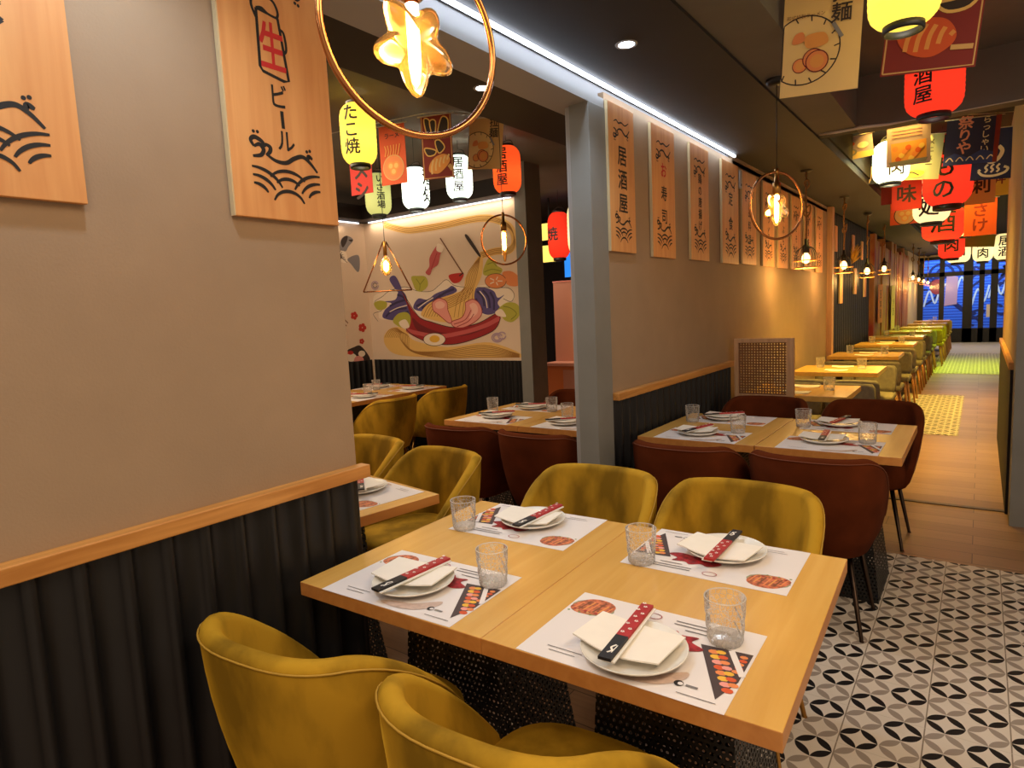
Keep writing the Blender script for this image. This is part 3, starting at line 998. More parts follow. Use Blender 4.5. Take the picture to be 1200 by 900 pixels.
# ------------------------------------------------------------------ tables
def make_table(label, group, w=0.60, d=0.80):
    t = thing('dining_table', label, 'table', (0, 0, 0), 0, group)
    mb = MB(); mb.box(-w / 2 + 0.0005, w / 2 - 0.0005, -d / 2, d / 2, 0.713, 0.75, 'table_wood'); mb.m = ['table_wood'] * 2 + ['table_edge'] * 4; mb.build('tabletop', t, 0.002)
    mb = MB()
    lv = ((0.0, 0.205), (0.30, 0.17), (0.70, 0.15))
    for side in range(4):
        q = PI / 2 * side
        for (z0, r0), (z1, r1) in zip(lv[:-1], lv[1:]):
            pts = [(-r0, -r0, z0), (r0, -r0, z0), (r1, -r1, z1), (-r1, -r1, z1)]
            uvs = [(p[0] + 3, p[2]) for p in pts]
            pts = [(x * math.cos(q) - y * math.sin(q), x * math.sin(q) + y * math.cos(q), z) for x, y, z in pts]
            mb.face(mb.pts(pts), 'perforated_metal', False, uvs)
    mb.build('pedestal', t)
    mb = MB(); mb.box(-0.20, 0.20, -0.20, 0.20, 0.0, 0.012, 'black_powder'); mb.build('foot_plate', t)
    mb = MB(); mb.box(-0.18, 0.18, -0.18, 0.18, 0.70, 0.713, 'black_powder'); mb.build('top_plate', t)
    KIDS[t.name] = list(t.children)
    return t
TABLE = Stock(make_table)
def tgrid(x, y, rz, u, v, z=0.75):
    c, s = math.cos(rz), math.sin(rz)
    return (x + c * u - s * v, y + s * u + c * v, z)

# placemat with prints; local x to the right of the diner, y away from the diner, 42 x 30 cm
def make_mat(label, group):
    mb = MB()
    mb.box(-0.21, 0.21, -0.148, 0.148, 0.0003, 0.0009, 'paper_white')
    A = Art(mb, lambda u, v, h: (u, v, h), 0.0010, 0.00003)
    A.dot(-0.155, 0.085, 0.052, 'art_sage', 0.036)
    A.fill([(-0.205, 0.07), (-0.19, 0.11), (-0.165, 0.128), (-0.13, 0.126), (-0.108, 0.105), (-0.115, 0.07), (-0.14, 0.055), (-0.18, 0.05)], 'print_food', True)
    for k in range(7):
        A.stroke([(-0.195 + 0.012 * k, 0.062 + 0.003 * (k % 3)), (-0.186 + 0.012 * k, 0.115 - 0.004 * abs(k - 3))], 0.004, ('art_orange', 'art_brown', 'art_corn')[k % 3])
    for k in range(9):
        A.dot(-0.20 + 0.009 * k, 0.052 + 0.006 * ((k * 5) % 3), 0.0035, ('print_green', 'print_red', 'art_tan')[k % 3], n=6)
    A.fill([(0.205, 0.060), (0.205, -0.045), (0.185, -0.115), (0.105, 0.052)], 'print_tray')
    for k in range(8):
        u, v = 0.128 + 0.0085 * k, 0.036 - 0.0165 * k
        A.dot(u + 0.008, v, 0.011, ('art_orange', 'art_yolk', 'art_pink', 'art_orange_red')[k % 4], 0.008, 8)
        A.dot(u + 0.021, v + 0.004, 0.010, ('art_yolk', 'art_orange_red', 'art_orange', 'art_pink')[k % 4], 0.007, 8) if k < 7 else None
    for k in range(5):
        A.dot(0.192 + 0.002 * (k % 2), 0.042 - 0.014 * k, 0.008, ('art_orange', 'art_orange_red')[k % 2], 0.006, 8)
    A.stroke([(0.165, 0.055), (0.207, -0.025)], 0.012, 'paper_white', curve=False)
    A.fill([(-0.02, 0.062), (0.0, 0.074), (0.02, 0.064), (0.045, 0.078), (0.06, 0.066), (0.095, 0.07), (0.088, 0.048), (0.118, 0.03), (0.09, 0.012), (0.05, 0.02), (0.0, 0.03), (-0.03, 0.042)], 'print_red', True)
    A.fill([(-0.02, -0.128), (0.03, -0.135), (0.085, -0.122), (0.12, -0.085), (0.115, -0.06), (0.06, -0.10), (0.0, -0.112)], 'print_smear', True)
    for k, (u, v, w) in enumerate(((0.03, 0.118, 0.13), (0.03, 0.105, 0.10), (0.06, 0.088, 0.06), (-0.16, -0.105, 0.08), (-0.15, -0.118, 0.06), (0.12, -0.128, 0.07))):
        A.stroke([(u, v), (u + w, v)], 0.0035 if k < 3 else 0.002, 'print_grey', curve=False)
    A.dot(0.115, -0.10, 0.009, 'print_black')
    A.dot(0.118, -0.10, 0.005, 'paper_white')
    A.stroke([(0.128, -0.10), (0.15, -0.10)], 0.006, 'print_grey', curve=False)
    A.stroke([(-0.02 + 0.018 * math.cos(q * PI / 4), 0.115 + 0.012 * math.sin(q * PI / 4)) for q in range(9)], 0.002, 'print_red')
    return tag(mb.build('placemat'), label, 'placemat', group)
def make_plate(label, group):
    mb = MB()
    mb.lathe([(0.0005, 0.004), (0.060, 0.004), (0.068, 0.006), (0.095, 0.015), (0.103, 0.019), (0.105, 0.021), (0.104, 0.0165), (0.09, 0.0095), (0.062, 0.0005), (0.058, 0.0), (0.0005, 0.0)][::-1], 'white_ceramic', 48)
    return tag(mb.build('plate'), label, 'plate', group)
def make_napkin(label, group):
    mb = MB()
    W, Dp = 0.19, 0.115
    top, bot = [], []
    for j in range(8):
        rt, rb = [], []
        for i in range(12):
            u, v = i / 11, j / 7
            x = (u - 0.5) * W
            yy = (v - 0.5) * Dp + 0.012 * math.sin(u * PI) * (1 - v) * -1
            z = 0.0235 + 0.004 * math.cos(u * PI * 1.6 + 0.4) * (1 - 0.5 * v) + 0.002 * v
            rt.append((x, yy, z + 0.003))
            rb.append((x, yy, z))
        top.append(rt); bot.append(rb)
    mb.grid(top, 'napkin_white', False, True)
    mb.grid([list(reversed(r)) for r in bot], 'napkin_white', False, True)
    edge_t = top[0] + [r[-1] for r in top[1:]] + top[-1][::-1][1:] + [r[0] for r in top[::-1][1:]]
    edge_b = bot[0] + [r[-1] for r in bot[1:]] + bot[-1][::-1][1:] + [r[0] for r in bot[::-1][1:]]
    mb.grid([edge_b, edge_t], 'napkin_white', False, False)
    return tag(mb.build('napkin'), label, 'napkin', group)
def make_sleeve(label, group):
    t = thing('chopstick_sleeve', label, 'chopstick sleeve', (0, 0, 0), 0, group)
    mb = MB(); mb.box(-0.008, 0.018, -0.118, 0.118, -0.002, 0.001, 'sleeve_white'); mb.build('paper_back', t)
    mb = MB(); mb.box(-0.014, 0.012, -0.030, 0.120, 0.001, 0.007, 'sleeve_red')
    A = Art(mb, lambda u, v, h: (u, v, h), 0.0072, 0.0001)
    for k, (u, v) in enumerate(((-0.006, -0.015), (0.004, 0.0), (-0.008, 0.02), (0.005, 0.034), (-0.004, 0.052), (0.006, 0.068), (-0.008, 0.082), (0.002, 0.098), (-0.005, 0.112))):
        for q in range(5):
            A.dot(u + 0.0028 * math.cos(q * 1.257), v + 0.0028 * math.sin(q * 1.257), 0.0017, 'sleeve_white', n=6)
    mb.build('red_sleeve', t)
    mb = MB(); mb.box(-0.014, 0.012, -0.120, -0.030, 0.001, 0.007, 'sleeve_black')
    A = Art(mb, lambda u, v, h: (u, v, h), 0.0072, 0.0001)
    A.stroke([(-0.004, -0.100), (0.002, -0.09), (-0.003, -0.08), (0.003, -0.068)], 0.004, 'sleeve_white')
    A.stroke([(0.004, -0.098), (0.006, -0.07)], 0.002, 'sleeve_white')
    mb.build('black_end', t)
    KIDS[t.name] = list(t.children)
    return t
def make_tumbler(label, group):
    t = thing('tumbler', label, 'glass', (0, 0, 0), 0, group)
    mb = MB()
    n = 32
    rows = []
    for k in range(13):
        z = 0.0 + 0.094 * k / 12
        r0 = 0.0355 + 0.0055 * k / 12
        row = []
        for i in range(n):
            cut = 0.0
            if 2 <= k <= 9:
                cut = 0.0014 if (i // 2 + k // 2) % 2 else -0.0004
                if i % 2 != k % 2:
                    cut *= 0.4
            r = r0 - cut - (0.003 if k == 0 else 0)
            row.append((r * math.cos(2 * PI * i / n), r * math.sin(2 * PI * i / n), z))
        rows.append(row)
    mb.grid(rows, 'tumbler_glass', True, False)
    mb.lathe([(0.041, 0.094), (0.0405, 0.0955), (0.0392, 0.0955), (0.0385, 0.094)], 'tumbler_base', n)
    mb.build('body', t)
    mb = MB()
    mb.lathe([(0.0005, 0.001), (0.031, 0.001), (0.0335, 0.004), (0.0335, 0.011), (0.030, 0.015), (0.0005, 0.016)], 'tumbler_base', n, smooth=False)
    mb.build('base', t)
    KIDS[t.name] = list(t.children)
    return t
class Flat(Stock):
    def put(s, loc, rz, label, group):
        if s.root is None:
            s.root = s.make(label, group)
            s.root.location = loc
            s.root.rotation_euler = (0, 0, rz)
            return s.root
        return dup(s.root, loc, rz, label, group)
MAT, PLATE, NAP, SLEEVE, GLASS = Flat(make_mat), Flat(make_plate), Flat(make_napkin), Flat(make_sleeve), Flat(make_tumbler)
def setting(tx, ty, trz, side, where, plate, sleeve_deg, glass, mat=(0, 0), napkin=(-0.012, 0.012, 0.0), rim='', sleeve_off=(0.0, 0.0)):
    """one place at a table. side +1: diner at -y, -1: diner at +y. plate, glass: offsets from the table centre in table axes."""
    rz = trz + (0 if side > 0 else PI)
    mx, my, _ = tgrid(tx, ty, trz, mat[0], side * (-0.252) + mat[1])
    MAT.put((mx, my, 0.75), rz + 0.012 * (len(where) % 3 - 1), 'white printed paper placemat %s' % where, 'printed placemats')
    px, py, _ = tgrid(tx, ty, trz, *plate)
    PLATE.put((px, py, 0.7512), 0, 'round white plate %s' % where, 'white plates')
    c, s = math.cos(trz), math.sin(trz)
    NAP.put((px + c * napkin[0] - s * napkin[1], py + s * napkin[0] + c * napkin[1], 0.7515), trz + D(napkin[2]), 'folded white napkin %s' % where, 'white napkins')
    SLEEVE.put((px + sleeve_off[0], py + sleeve_off[1], 0.7815), trz + D(sleeve_deg), 'red and black chopstick sleeve %s' % where, 'chopstick sleeves')
    gx, gy, _ = tgrid(tx, ty, trz, *glass)
    GLASS.put((gx, gy, 0.7512), random.uniform(0, 6), 'cut-glass tumbler %s' % where, 'cut-glass tumblers')

GT = 'square wooden dining tables'
R1 = D(2.1)
# front pair
T1L = (-1.146, 1.355)
T1R = (-0.547, 1.377)
TABLE.place(T1L[0], T1L[1], R1, 'light wooden dining table of the front pair, beside the near wall', GT)
TABLE.place(T1R[0], T1R[1], R1, 'light wooden dining table of the front pair, beside the tiled aisle', GT)
def rel(T, p, rz):
    dx, dy = p[0] - T[0], p[1] - T[1]
    c, s = math.cos(-rz), math.sin(-rz)
    return (c * dx - s * dy, s * dx + c * dy)
setting(*T1L, R1, 1, 'at the front pair, wall side, our side', rel(T1L, (-1.146, 1.083), R1), -6 , rel(T1L, (-0.973, 1.191), R1), napkin=(-0.015, 0.02, 6), sleeve_off=(0.004, -0.004))
setting(*T1R, R1, 1, 'at the front pair, aisle side, our side', rel(T1R, (-0.531, 1.075), R1), 3, rel(T1R, (-0.397, 1.216), R1), napkin=(-0.016, 0.012, -6), sleeve_off=(-0.022, 0.022))
setting(*T1L, R1, -1, 'at the front pair, wall side, far side', rel(T1L, (-1.15, 1.628), R1), -4, rel(T1L, (-1.314, 1.477), R1), napkin=(-0.01, -0.01, 4), sleeve_off=(0.03, -0.01))
setting(*T1R, R1, -1, 'at the front pair, aisle side, far side', rel(T1R, (-0.539, 1.665), R1), 178, rel(T1R, (-0.713, 1.504), R1), napkin=(-0.012, -0.02, -10), sleeve_off=(0.0, -0.02))
# second pair
T2L = (-1.150, 3.445)
T2R = (-0.547, 3.445)
TABLE.place(*T2L, 0, 'light wooden dining table of the second pair, against the ribbed wall', GT)
TABLE.place(*T2R, 0, 'light wooden dining table of the second pair, aisle end', GT)
setting(*T2L, 0, 1, 'at the second pair, wall side, our side', (-0.03, -0.235), -15, (0.145, -0.13))
setting(*T2R, 0, 1, 'at the second pair, aisle side, our side', (-0.035, -0.19), 4, (0.14, -0.15))
setting(*T2L, 0, -1, 'at the second pair, wall side, far side', (-0.05, 0.245), -50, (-0.185, 0.10))
setting(*T2R, 0, -1, 'at the second pair, aisle side, far side', (-0.04, 0.27), 170, (-0.20, 0.155))
# left room: small table past the wall end
R3 = D(-9)
T3 = (-2.02, 1.385)
TABLE.place(*T3, R3, 'light wooden dining table showing past the near wall end', GT)
TABLE.place(-2.613, 1.480, R3, 'light wooden dining table behind the near wall, joined to the one at its end', GT)
setting(*T3, R3, -1, 'on the table past the near wall end', (0.0, 0.24), 60, (0.02, 0.02), mat=(0.02, -0.02))
# left room: rust pair
T5L = (-2.535, 3.445)
T5R = (-1.934, 3.445)
TABLE.place(*T5L, 0, 'light wooden dining table below the mural, left of its pair, rust chairs around', GT)
TABLE.place(*T5R, 0, 'light wooden dining table in the left room partly covered by the grey pillar', GT)
setting(*T5L, 0, 1, 'in the left room, rust pair, left, our side', (-0.02, -0.19), -50, (-0.20, 0.0))
setting(*T5R, 0, 1, 'in the left room, rust pair, right, our side', (-0.06, -0.24), -50, (-0.155, -0.06))
setting(*T5L, 0, -1, 'in the left room, rust pair, left, far side', (0.0, 0.20), -60, (0.20, 0.14))
# left room: wall row (long side along the wall)
for k, y in enumerate((3.08, 3.68, 4.28)):
    TABLE.place(-4.60, y, D(90), 'light wooden dining table of the row by the left room wall, %s' % ('its near end', 'the middle one', 'end by the mural')[k], GT)
ROWN = ('near table', 'middle table', 'end table')
for k, y in enumerate((3.68, 4.28)):
    for s in (1, -1):
        setting(-4.60, y, D(90), s, 'on the wall row below the mural, %s, %s' % (('middle table', 'end table')[k], 'wall side' if s < 0 else 'room side'), (0.0, -s * 0.24), 40, (s * 0.16, -s * 0.10))
# corridor tables and oak chairs
ORD = ('first', 'second', 'third', 'fourth', 'fifth', 'sixth')
OAK = Stock(lambda l, g: make_oak_chair('grey_fabric', l, g))
MUS = Stock(lambda l, g: make_oak_chair('mustard_fabric', l, g))
def corridor_table(label):
    t = thing('corridor_table', label, 'table', (0, 0, 0), 0, 'corridor tables')
    mb = MB(); mb.box(-0.36, 0.36, -0.325, 0.325, 0.71, 0.75, 'table_wood'); mb.build('tabletop', t, 0.003)
    mb = MB(); mb.lathe([(0.04, 0.02), (0.03, 0.06), (0.03, 0.71)], 'black_powder', 12); mb.build('column', t)
    mb = MB(); mb.box(-0.22, 0.22, -0.22, 0.22, 0, 0.02, 'black_powder'); mb.build('foot_plate', t, 0.003)
    KIDS[t.name] = list(t.children)
    return t
CT = Stock(lambda l, g: corridor_table(l))
for k, y in enumerate((5.12, 6.73, 8.5, 10.45, 12.2, 13.9)):
    lab = '%s table from the cane screen' % ORD[k]
    CT.place(-1.08, y, 0, 'wooden corridor table along the wall, %s' % lab, 'corridor tables')
    GLASS.put((-1.27, y + 0.14, 0.7502), 0.3 * k, 'tumbler on the %s, wall side' % lab, 'cut-glass tumblers')
    GLASS.put((-0.89, y + 0.02, 0.7502), 0.5 * k, 'tumbler on the %s, aisle side' % lab, 'cut-glass tumblers')
    NAP.put((-1.08, y + 0.2, 0.728), 0.1, 'folded napkin on the %s, far side' % lab, 'white napkins')
    NAP.put((-1.08, y - 0.16, 0.728), 0.0, 'folded napkin on the %s, near side' % lab, 'white napkins')
    for dx in (-0.265, 0.125):
        st = OAK
        for s in (-1, 1):
            if k == 0 and s < 0:
                continue
            st.place(-0.97 + dx, y + s * 0.47, 0 if s < 0 else PI, 'grey oak-legged chair %s the %s, %s seat' % ('before' if s < 0 else 'behind', lab, 'wall' if dx < 0 else 'aisle'), 'oak-legged chairs')
for k, (x, y) in enumerate(((-0.62, 15.55), (-0.62, 17.25), (-0.62, 18.95))):
    CT.place(x - 0.35, y, 0, 'wooden table of the far cluster on the green-lit floor, %s one' % ORD[k], 'corridor tables')
    GLASS.put((x - 0.3, y, 0.7502), 0, 'tumbler on the far cluster, %s table' % ORD[k], 'cut-glass tumblers')
    for s in (-1, 1):
        for dx in (-0.62, -0.14):
            MUS.place(x + dx, y + s * 0.5, 0 if s < 0 else PI, 'mustard chair at the far cluster, %s table, %s %s seat' % (ORD[k], 'near' if s < 0 else 'far', 'wall' if dx < -0.3 else 'aisle'), 'mustard oak-legged chairs')

# cane screen behind the second pair
t = thing('cane_screen', 'wood framed cane screen standing between the second table and the corridor', 'screen', (-1.245, 4.72, 0))
mb = MB()
for x0, x1, z0, z1 in ((-0.205, -0.175, 0, 1.165), (0.155, 0.205, 0, 1.165), (-0.175, 0.155, 1.135, 1.165), (-0.175, 0.155, 0.0, 0.10), (-0.175, 0.155, 0.72, 0.76)):
    mb.box(x0, x1, -0.018, 0.018, z0, z1, 'screen_wood')
mb.build('frame', t, 0.002)
for nm, z0, z1 in (('cane_panel', 0.76, 1.135), ('cane_panel', 0.10, 0.72)):
    mb = MB()
    k = 0
    p = 0.0195
    x = -0.175
    while x < 0.155:
        mb.box(x, x + 0.0095, -0.002, 0.002, z0, z1, 'cane')
        x += p
    z = z0
    while z < z1:
        mb.box(-0.175, 0.155, -0.0035, 0.0035, z, min(z + 0.0095, z1), 'cane')
        z += p
    mb.build(nm, t)
# ------------------------------------------------------------------ hanging menu boards
def motif(A, cx, v0, w, flip=False, arcs=True):
    """cut-out wave motif: crests with spray above fish-scale arcs; drawn in a box w wide, upwards from v0 (downwards when flipped)"""
    sg = -1 if flip else 1
    def T(pts):
        return [(cx + (x - 1012) / 235 * w, v0 + sg * (0.40 + (615 - y) / 235 * 0.9) * w) for x, y in pts]
    W = 0.045 * w
    for p in ([(902, 597), (928, 590), (938, 572), (926, 557), (908, 566)], [(908, 566), (899, 548), (912, 537), (934, 546), (945, 562)], [(944, 552), (960, 560), (958, 575), (945, 588)],
              [(945, 583), (975, 600), (1010, 601), (1040, 582), (1070, 571), (1096, 587), (1121, 616)], [(1090, 580), (1092, 566), (1106, 573)]):
        A.stroke(T(p), W * 1.25, 'ink', True)
    for p in ((910, 520), (923, 519), (1087, 551), (1098, 547)):
        u, v = T([p])[0]
        A.dot(u, v, 0.022 * w, 'ink', n=8)
    def fan(c, radii, a0, a1, sy=0.85):
        for r in radii:
            A.stroke([(cx + (c[0] + r * math.cos(D(q))) * w, v0 + sg * (c[1] + r * sy * math.sin(D(q))) * w) for q in [a0 + (a1 - a0) * k / 6 for k in range(7)]], W, 'ink', True)
    if arcs:
        fan((-0.48, -0.02), (0.43, 0.315, 0.20), 25, 92)
        fan((0.48, -0.02), (0.43, 0.315, 0.20), 88, 155)
        fan((0.0, 0.06), (0.34, 0.225), 42, 138)
        fan((0.0, -0.10), (0.235,), 20, 160)
    else:
        A.stroke(T([(905, 640), (940, 655), (970, 640), (1010, 650), (1060, 640), (1110, 665)]), W, 'ink', True)
def menu_board(y0, y1, z0, z1, label, text, size, red=(), step=1.15, text_v=None, beer=False, off=0.004):
    t = thing('menu_board', label, 'wall sign', (XW + off, (y0 + y1) / 2, z0), 0, 'hanging wooden menu boards')
    w, h = y1 - y0, z1 - z0
    mb = MB(); mb.box(0.0, 0.016, -w / 2, w / 2, 0, h, 'board_wood')
    mb.build('board', t, 0.0015)
    mb = MB(); mb.box(0.0, 0.0158, -w / 2 - 0.004, -w / 2, 0, h, 'board_edge'); mb.build('edge_strip', t)
    mb = MB()
    A = Art(mb, lambda u, v, hh: (0.016 + hh, u, v), 0.0006, 0.00004)
    motif(A, 0.0, 0.055 * h / 0.73, w * 0.66)
    mb.build('wave_motif', t)
    mb = MB()
    A = Art(mb, lambda u, v, hh: (0.016 + hh, u, v), 0.0006, 0.00004)
    motif(A, 0.0, h - 0.030, w * 0.66, True, False)
    mb.build('wave_motif', t)
    mb = MB()
    A = Art(mb, lambda u, v, hh: (0.016 + hh, u, v), 0.0006, 0.00004)
    if beer:
        k = w / 350.0
        kv = 0.00077
        def B(p):
            return [((x - 985) * k - 0.012, (760 - y) * kv) for x, y in p]
        A.stroke(B([(940, 88), (1008, 99), (1029, 292), (1012, 297), (946, 283), (938, 270)]), 9 * k, 'ink', closed=True, curve=False)
        A.stroke(B([(938, 118), (926, 82), (934, 48), (960, 37), (996, 48), (1010, 80), (1003, 102)]), 8 * k, 'ink')
        A.stroke(B([(940, 88), (958, 82), (978, 94), (1006, 98)]), 7 * k, 'ink')
        A.stroke(B([(1010, 132), (1024, 140), (1029, 190), (1018, 208)]), 8 * k, 'ink')
        A.glyphs('生', -0.014, (760 - 196) * kv, 0.125, 'ink_red', 0.035, 0.62)
        A.glyphs('ビ', -0.006, (760 - 352) * kv, 0.068, 'ink', 0.02, 0.85)
        A.stroke(B([(996, 398), (997, 455)]), 11 * k, 'ink', curve=False)
        A.glyphs('ル', 0.004, (760 - 494) * kv, 0.062, 'ink', 0.02, 0.9)
    else:
        n = len(text)
        vc = text_v if text_v is not None else h * 0.5
        for k, ch in enumerate(text):
            A.glyphs(ch, 0.0, vc + ((n - 1) / 2 - k) * size * step, size, 'ink_red' if k in red else 'ink', 0.03)
    mb.build('lettering', t)
    return t
menu_board(0.255, 0.566, 1.692, 2.43, 'wooden menu board nearest the camera, cut off by the picture edge', '定食', 0.13, text_v=0.45)
menu_board(0.890, 1.202, 1.700, 2.43, 'wooden menu board with a red sign inside a drawn beer mug', '', 0.1, beer=True)
menu_board(2.872, 3.155, 1.712, 2.43, 'wooden menu board right beside the grey pillar, three large characters', '居酒屋', 0.104, text_v=0.362, step=1.12)
menu_board(3.375, 3.700, 1.706, 2.43, 'wooden menu board with one red character above two black ones', 'お寿司', 0.088, red=(0,), step=1.46, text_v=0.362)
menu_board(3.955, 4.285, 1.712, 2.43, 'wooden menu board with a long column of small characters, third from the grey pillar', '鶏の唐揚げ', 0.066, text_v=0.37, step=1.12)
menu_board(4.560, 4.930, 1.712, 2.43, 'wooden menu board at the end of the strip light with two characters', '定食', 0.10, step=1.75, text_v=0.375)
TXT = ('一品料理', '焼うどん', '天ぷら', '焼きそば', '刺身盛合', 'おにぎり')
for k, (y0, y1) in enumerate(((5.03, 5.40), (5.60, 5.95), (6.10, 6.45), (6.60, 6.97), (7.15, 7.50), (7.72, 8.08))):
    menu_board(y0, y1, 1.722, 2.42, 'wooden menu board in the unlit part of the row, %s after the strip light ends' % ORD[k], TXT[k], 0.08, step=1.3)
t = thing('menu_holder', 'small white card box on the wall between two menu boards', 'box', (XW + 0.001, 4.985, 2.28))
mb = MB(); mb.box(0, 0.025, -0.028, 0.028, 0, 0.13, 'header_white'); mb.build('case', t, 0.004)
mb = MB(); mb.box(0.025, 0.028, -0.006, 0.006, 0.015, 0.03, 'black_powder'); mb.build('button', t)

# ------------------------------------------------------------------ pendant lamps
def star_bulb(mb, c, nrm_deg, s):
    """puffed five-point star with one tip down, facing nrm_deg"""
    a = D(nrm_deg)
    ux, uy = -math.sin(a), math.cos(a)
    nx, ny = math.cos(a), math.sin(a)
    out = []
    for k in range(60):
        q = 2 * PI * k / 60
        r = s * (0.81 + 0.19 * math.cos(5 * (q + PI / 2)))
        out.append((r * math.cos(q), r * math.sin(q) * 1.06))
    for side in (1, -1):
        rows = []
        for j in range(7):
            t = 1 - j / 6
            hgt = side * s * 0.34 * math.sqrt(max(0, 1 - t * t))
            rows.append([(c[0] + ux * p[0] * max(t, 0.02) + nx * hgt, c[1] + uy * p[0] * max(t, 0.02) + ny * hgt, c[2] + p[1] * max(t, 0.02)) for p in out])
        mb.grid(rows, 'amber_glass', True, True)
def ring_lamp(x, y, zc, ztop, R, nrm, label, kind='star', group='ring pendant lamps'):
    t = thing('ring_pendant', label, 'lamp', (x, y, zc), 0, group)
    a = D(nrm)
    ux, uy = -math.sin(a), math.cos(a)
    mb = MB(); mb.tube([(ux * R * math.cos(q * PI / 36), uy * R * math.cos(q * PI / 36), R * math.sin(q * PI / 36)) for q in range(72)], 0.0062, 'copper', 10, closed=True); mb.build('ring', t)
    mb = MB(); mb.lathe([(0.002, R + 0.02), (0.009, R + 0.018), (0.011, R), (0.011, 0.115), (0.02, 0.112), (0.021, 0.06), (0.012, 0.055)], 'brass', 16); mb.build('socket', t)
    mb = MB(); mb.tube([(0, 0, R + 0.015), (0, 0, ztop - zc)], 0.0025, 'cord_black', 6); mb.build('cord', t)
    mb = MB(); mb.lathe([(0.05, ztop - zc), (0.05, ztop - zc - 0.015), (0.04, ztop - zc - 0.025), (0.001, ztop - zc - 0.026)], 'black_powder', 20); mb.build('ceiling_rose', t)
    if kind == 'star':
        mb = MB(); star_bulb(mb, (0, 0, -0.018), nrm, 0.080); g = mb.build('bulb', t)
        mb = MB(); mb.lathe([(0.001, 0.052), (0.011, 0.05), (0.011, -0.05), (0.007, -0.078), (0.001, -0.086)], 'filament', 12); mb.build('filament', g)
    else:
        mb = MB(); mb.lathe([(0.012, 0.06), (0.017, 0.05), (0.017, -0.09), (0.008, -0.14), (0.001, -0.145)], 'amber_glass', 14); g = mb.build('bulb', t)
        mb = MB(); mb.lathe([(0.001, 0.05), (0.011, 0.045), (0.011, -0.06), (0.001, -0.07)], 'filament', 12); mb.build('filament', g)
    return t
ring_lamp(-0.80, 0.84, 1.912, 2.515, 0.166, 163, 'large copper ring pendant with an amber star bulb, hanging nearest the camera')
ring_lamp(-0.846, 3.45, 1.905, 2.515, 0.165, 146, 'copper ring pendant with an amber star bulb over the second pair of tables')
ring_lamp(-2.572, 3.45, 1.916, 2.815, 0.162, 150, 'copper ring pendant with a long tube bulb in front of the mural', 'tube')
t = thing('triangle_pendant', 'wire triangle pendant with a warm bulb in front of the mural', 'lamp', (-3.725, 3.45, 1.83))
a = D(125)
ux, uy = -math.sin(a), math.cos(a)
mb = MB()
pts = [(-0.19, -0.185), (0.19, -0.185), (0.012, 0.19), (-0.012, 0.19)]
for i in range(4):
    p, q = pts[i], pts[(i + 1) % 4]
    mb.tube([(ux * p[0], uy * p[0], p[1]), (ux * q[0], uy * q[0], q[1])], 0.0055, 'copper', 8)
mb.build('triangle_frame', t)
mb = MB(); mb.lathe([(0.002, 0.20), (0.014, 0.19), (0.016, 0.09), (0.01, 0.085)], 'brass', 14); mb.build('socket', t)
mb = MB(); mb.lathe([(0.012, 0.09), (0.03, 0.06), (0.045, 0.02), (0.045, -0.02), (0.025, -0.06), (0.001, -0.07)], 'amber_glass', 16); g = mb.build('bulb', t)
mb = MB(); mb.lathe([(0.001, 0.05), (0.02, 0.03), (0.02, -0.02), (0.001, -0.04)], 'filament', 12); mb.build('filament', g)
mb = MB(); mb.tube([(0, 0, 0.19), (0, 0, 2.815 - 1.83)], 0.0025, 'cord_black', 6); mb.build('cord', t)

def rope_lamp(label, group):
    """origin at the lamp's bottom ring; the soffit is 0.82 above"""
    t = thing('rope_pendant', label, 'lamp', (0, 0, 0), 0, group)
    mb = MB()
    for q in range(8):
        an = 2 * PI * q / 8
        mb.tube(smooth_line([(0.013 * math.cos(an), 0.013 * math.sin(an), 0.185), (0.06 * math.cos(an), 0.06 * math.sin(an), 0.16), (0.085 * math.cos(an), 0.085 * math.sin(an), 0.10), (0.085 * math.cos(an), 0.085 * math.sin(an), 0.0)], 4), 0.003, 'cord_black', 6)
    mb.build('wire_cage', t)
    mb = MB()
    for z0, z1 in ((0.0, 0.012), (0.06, 0.068)):
        mb.lathe([(0.088, z0), (0.095, z0), (0.095, z1), (0.088, z1), (0.088, z0)], 'oak', 24, smooth=False)
    mb.build('wooden_band', t)
    mb = MB(); mb.lathe([(0.001, 0.25), (0.012, 0.245), (0.014, 0.20), (0.028, 0.19), (0.028, 0.13), (0.014, 0.128)], 'black_powder', 14); mb.build('socket', t)
    mb = MB(); mb.lathe([(0.012, 0.13), (0.03, 0.105), (0.036, 0.08), (0.024, 0.05), (0.001, 0.04)], 'tube_glow', 16); mb.build('bulb', t)
    mb = MB()
    mb.tube([(0, 0, 0.24), (0.004, 0, 0.40), (-0.003, 0.004, 0.55), (0, 0, 0.815)], 0.008, 'rope', 8)
    mb.tube(smooth_line([(0.0, 0, 0.42), (0.028, 0.008, 0.46), (0.03, 0.0, 0.52), (0.005, -0.01, 0.50), (-0.02, 0, 0.46), (0.0, 0.01, 0.43)], 4), 0.007, 'rope', 7)
    mb.tube(smooth_line([(0.0, 0.01, 0.66), (0.02, 0.008, 0.69), (0.012, -0.01, 0.73), (-0.014, 0, 0.71), (0.0, 0.01, 0.67)], 4), 0.008, 'rope', 7)
    mb.build('knotted_rope', t)
    mb = MB(); mb.lathe([(0.05, 0.82), (0.05, 0.805), (0.03, 0.795), (0.001, 0.795)], 'black_powder', 18); mb.build('ceiling_rose', t)
    KIDS[t.name] = list(t.children)
    return t
ROPE = Stock(rope_lamp)
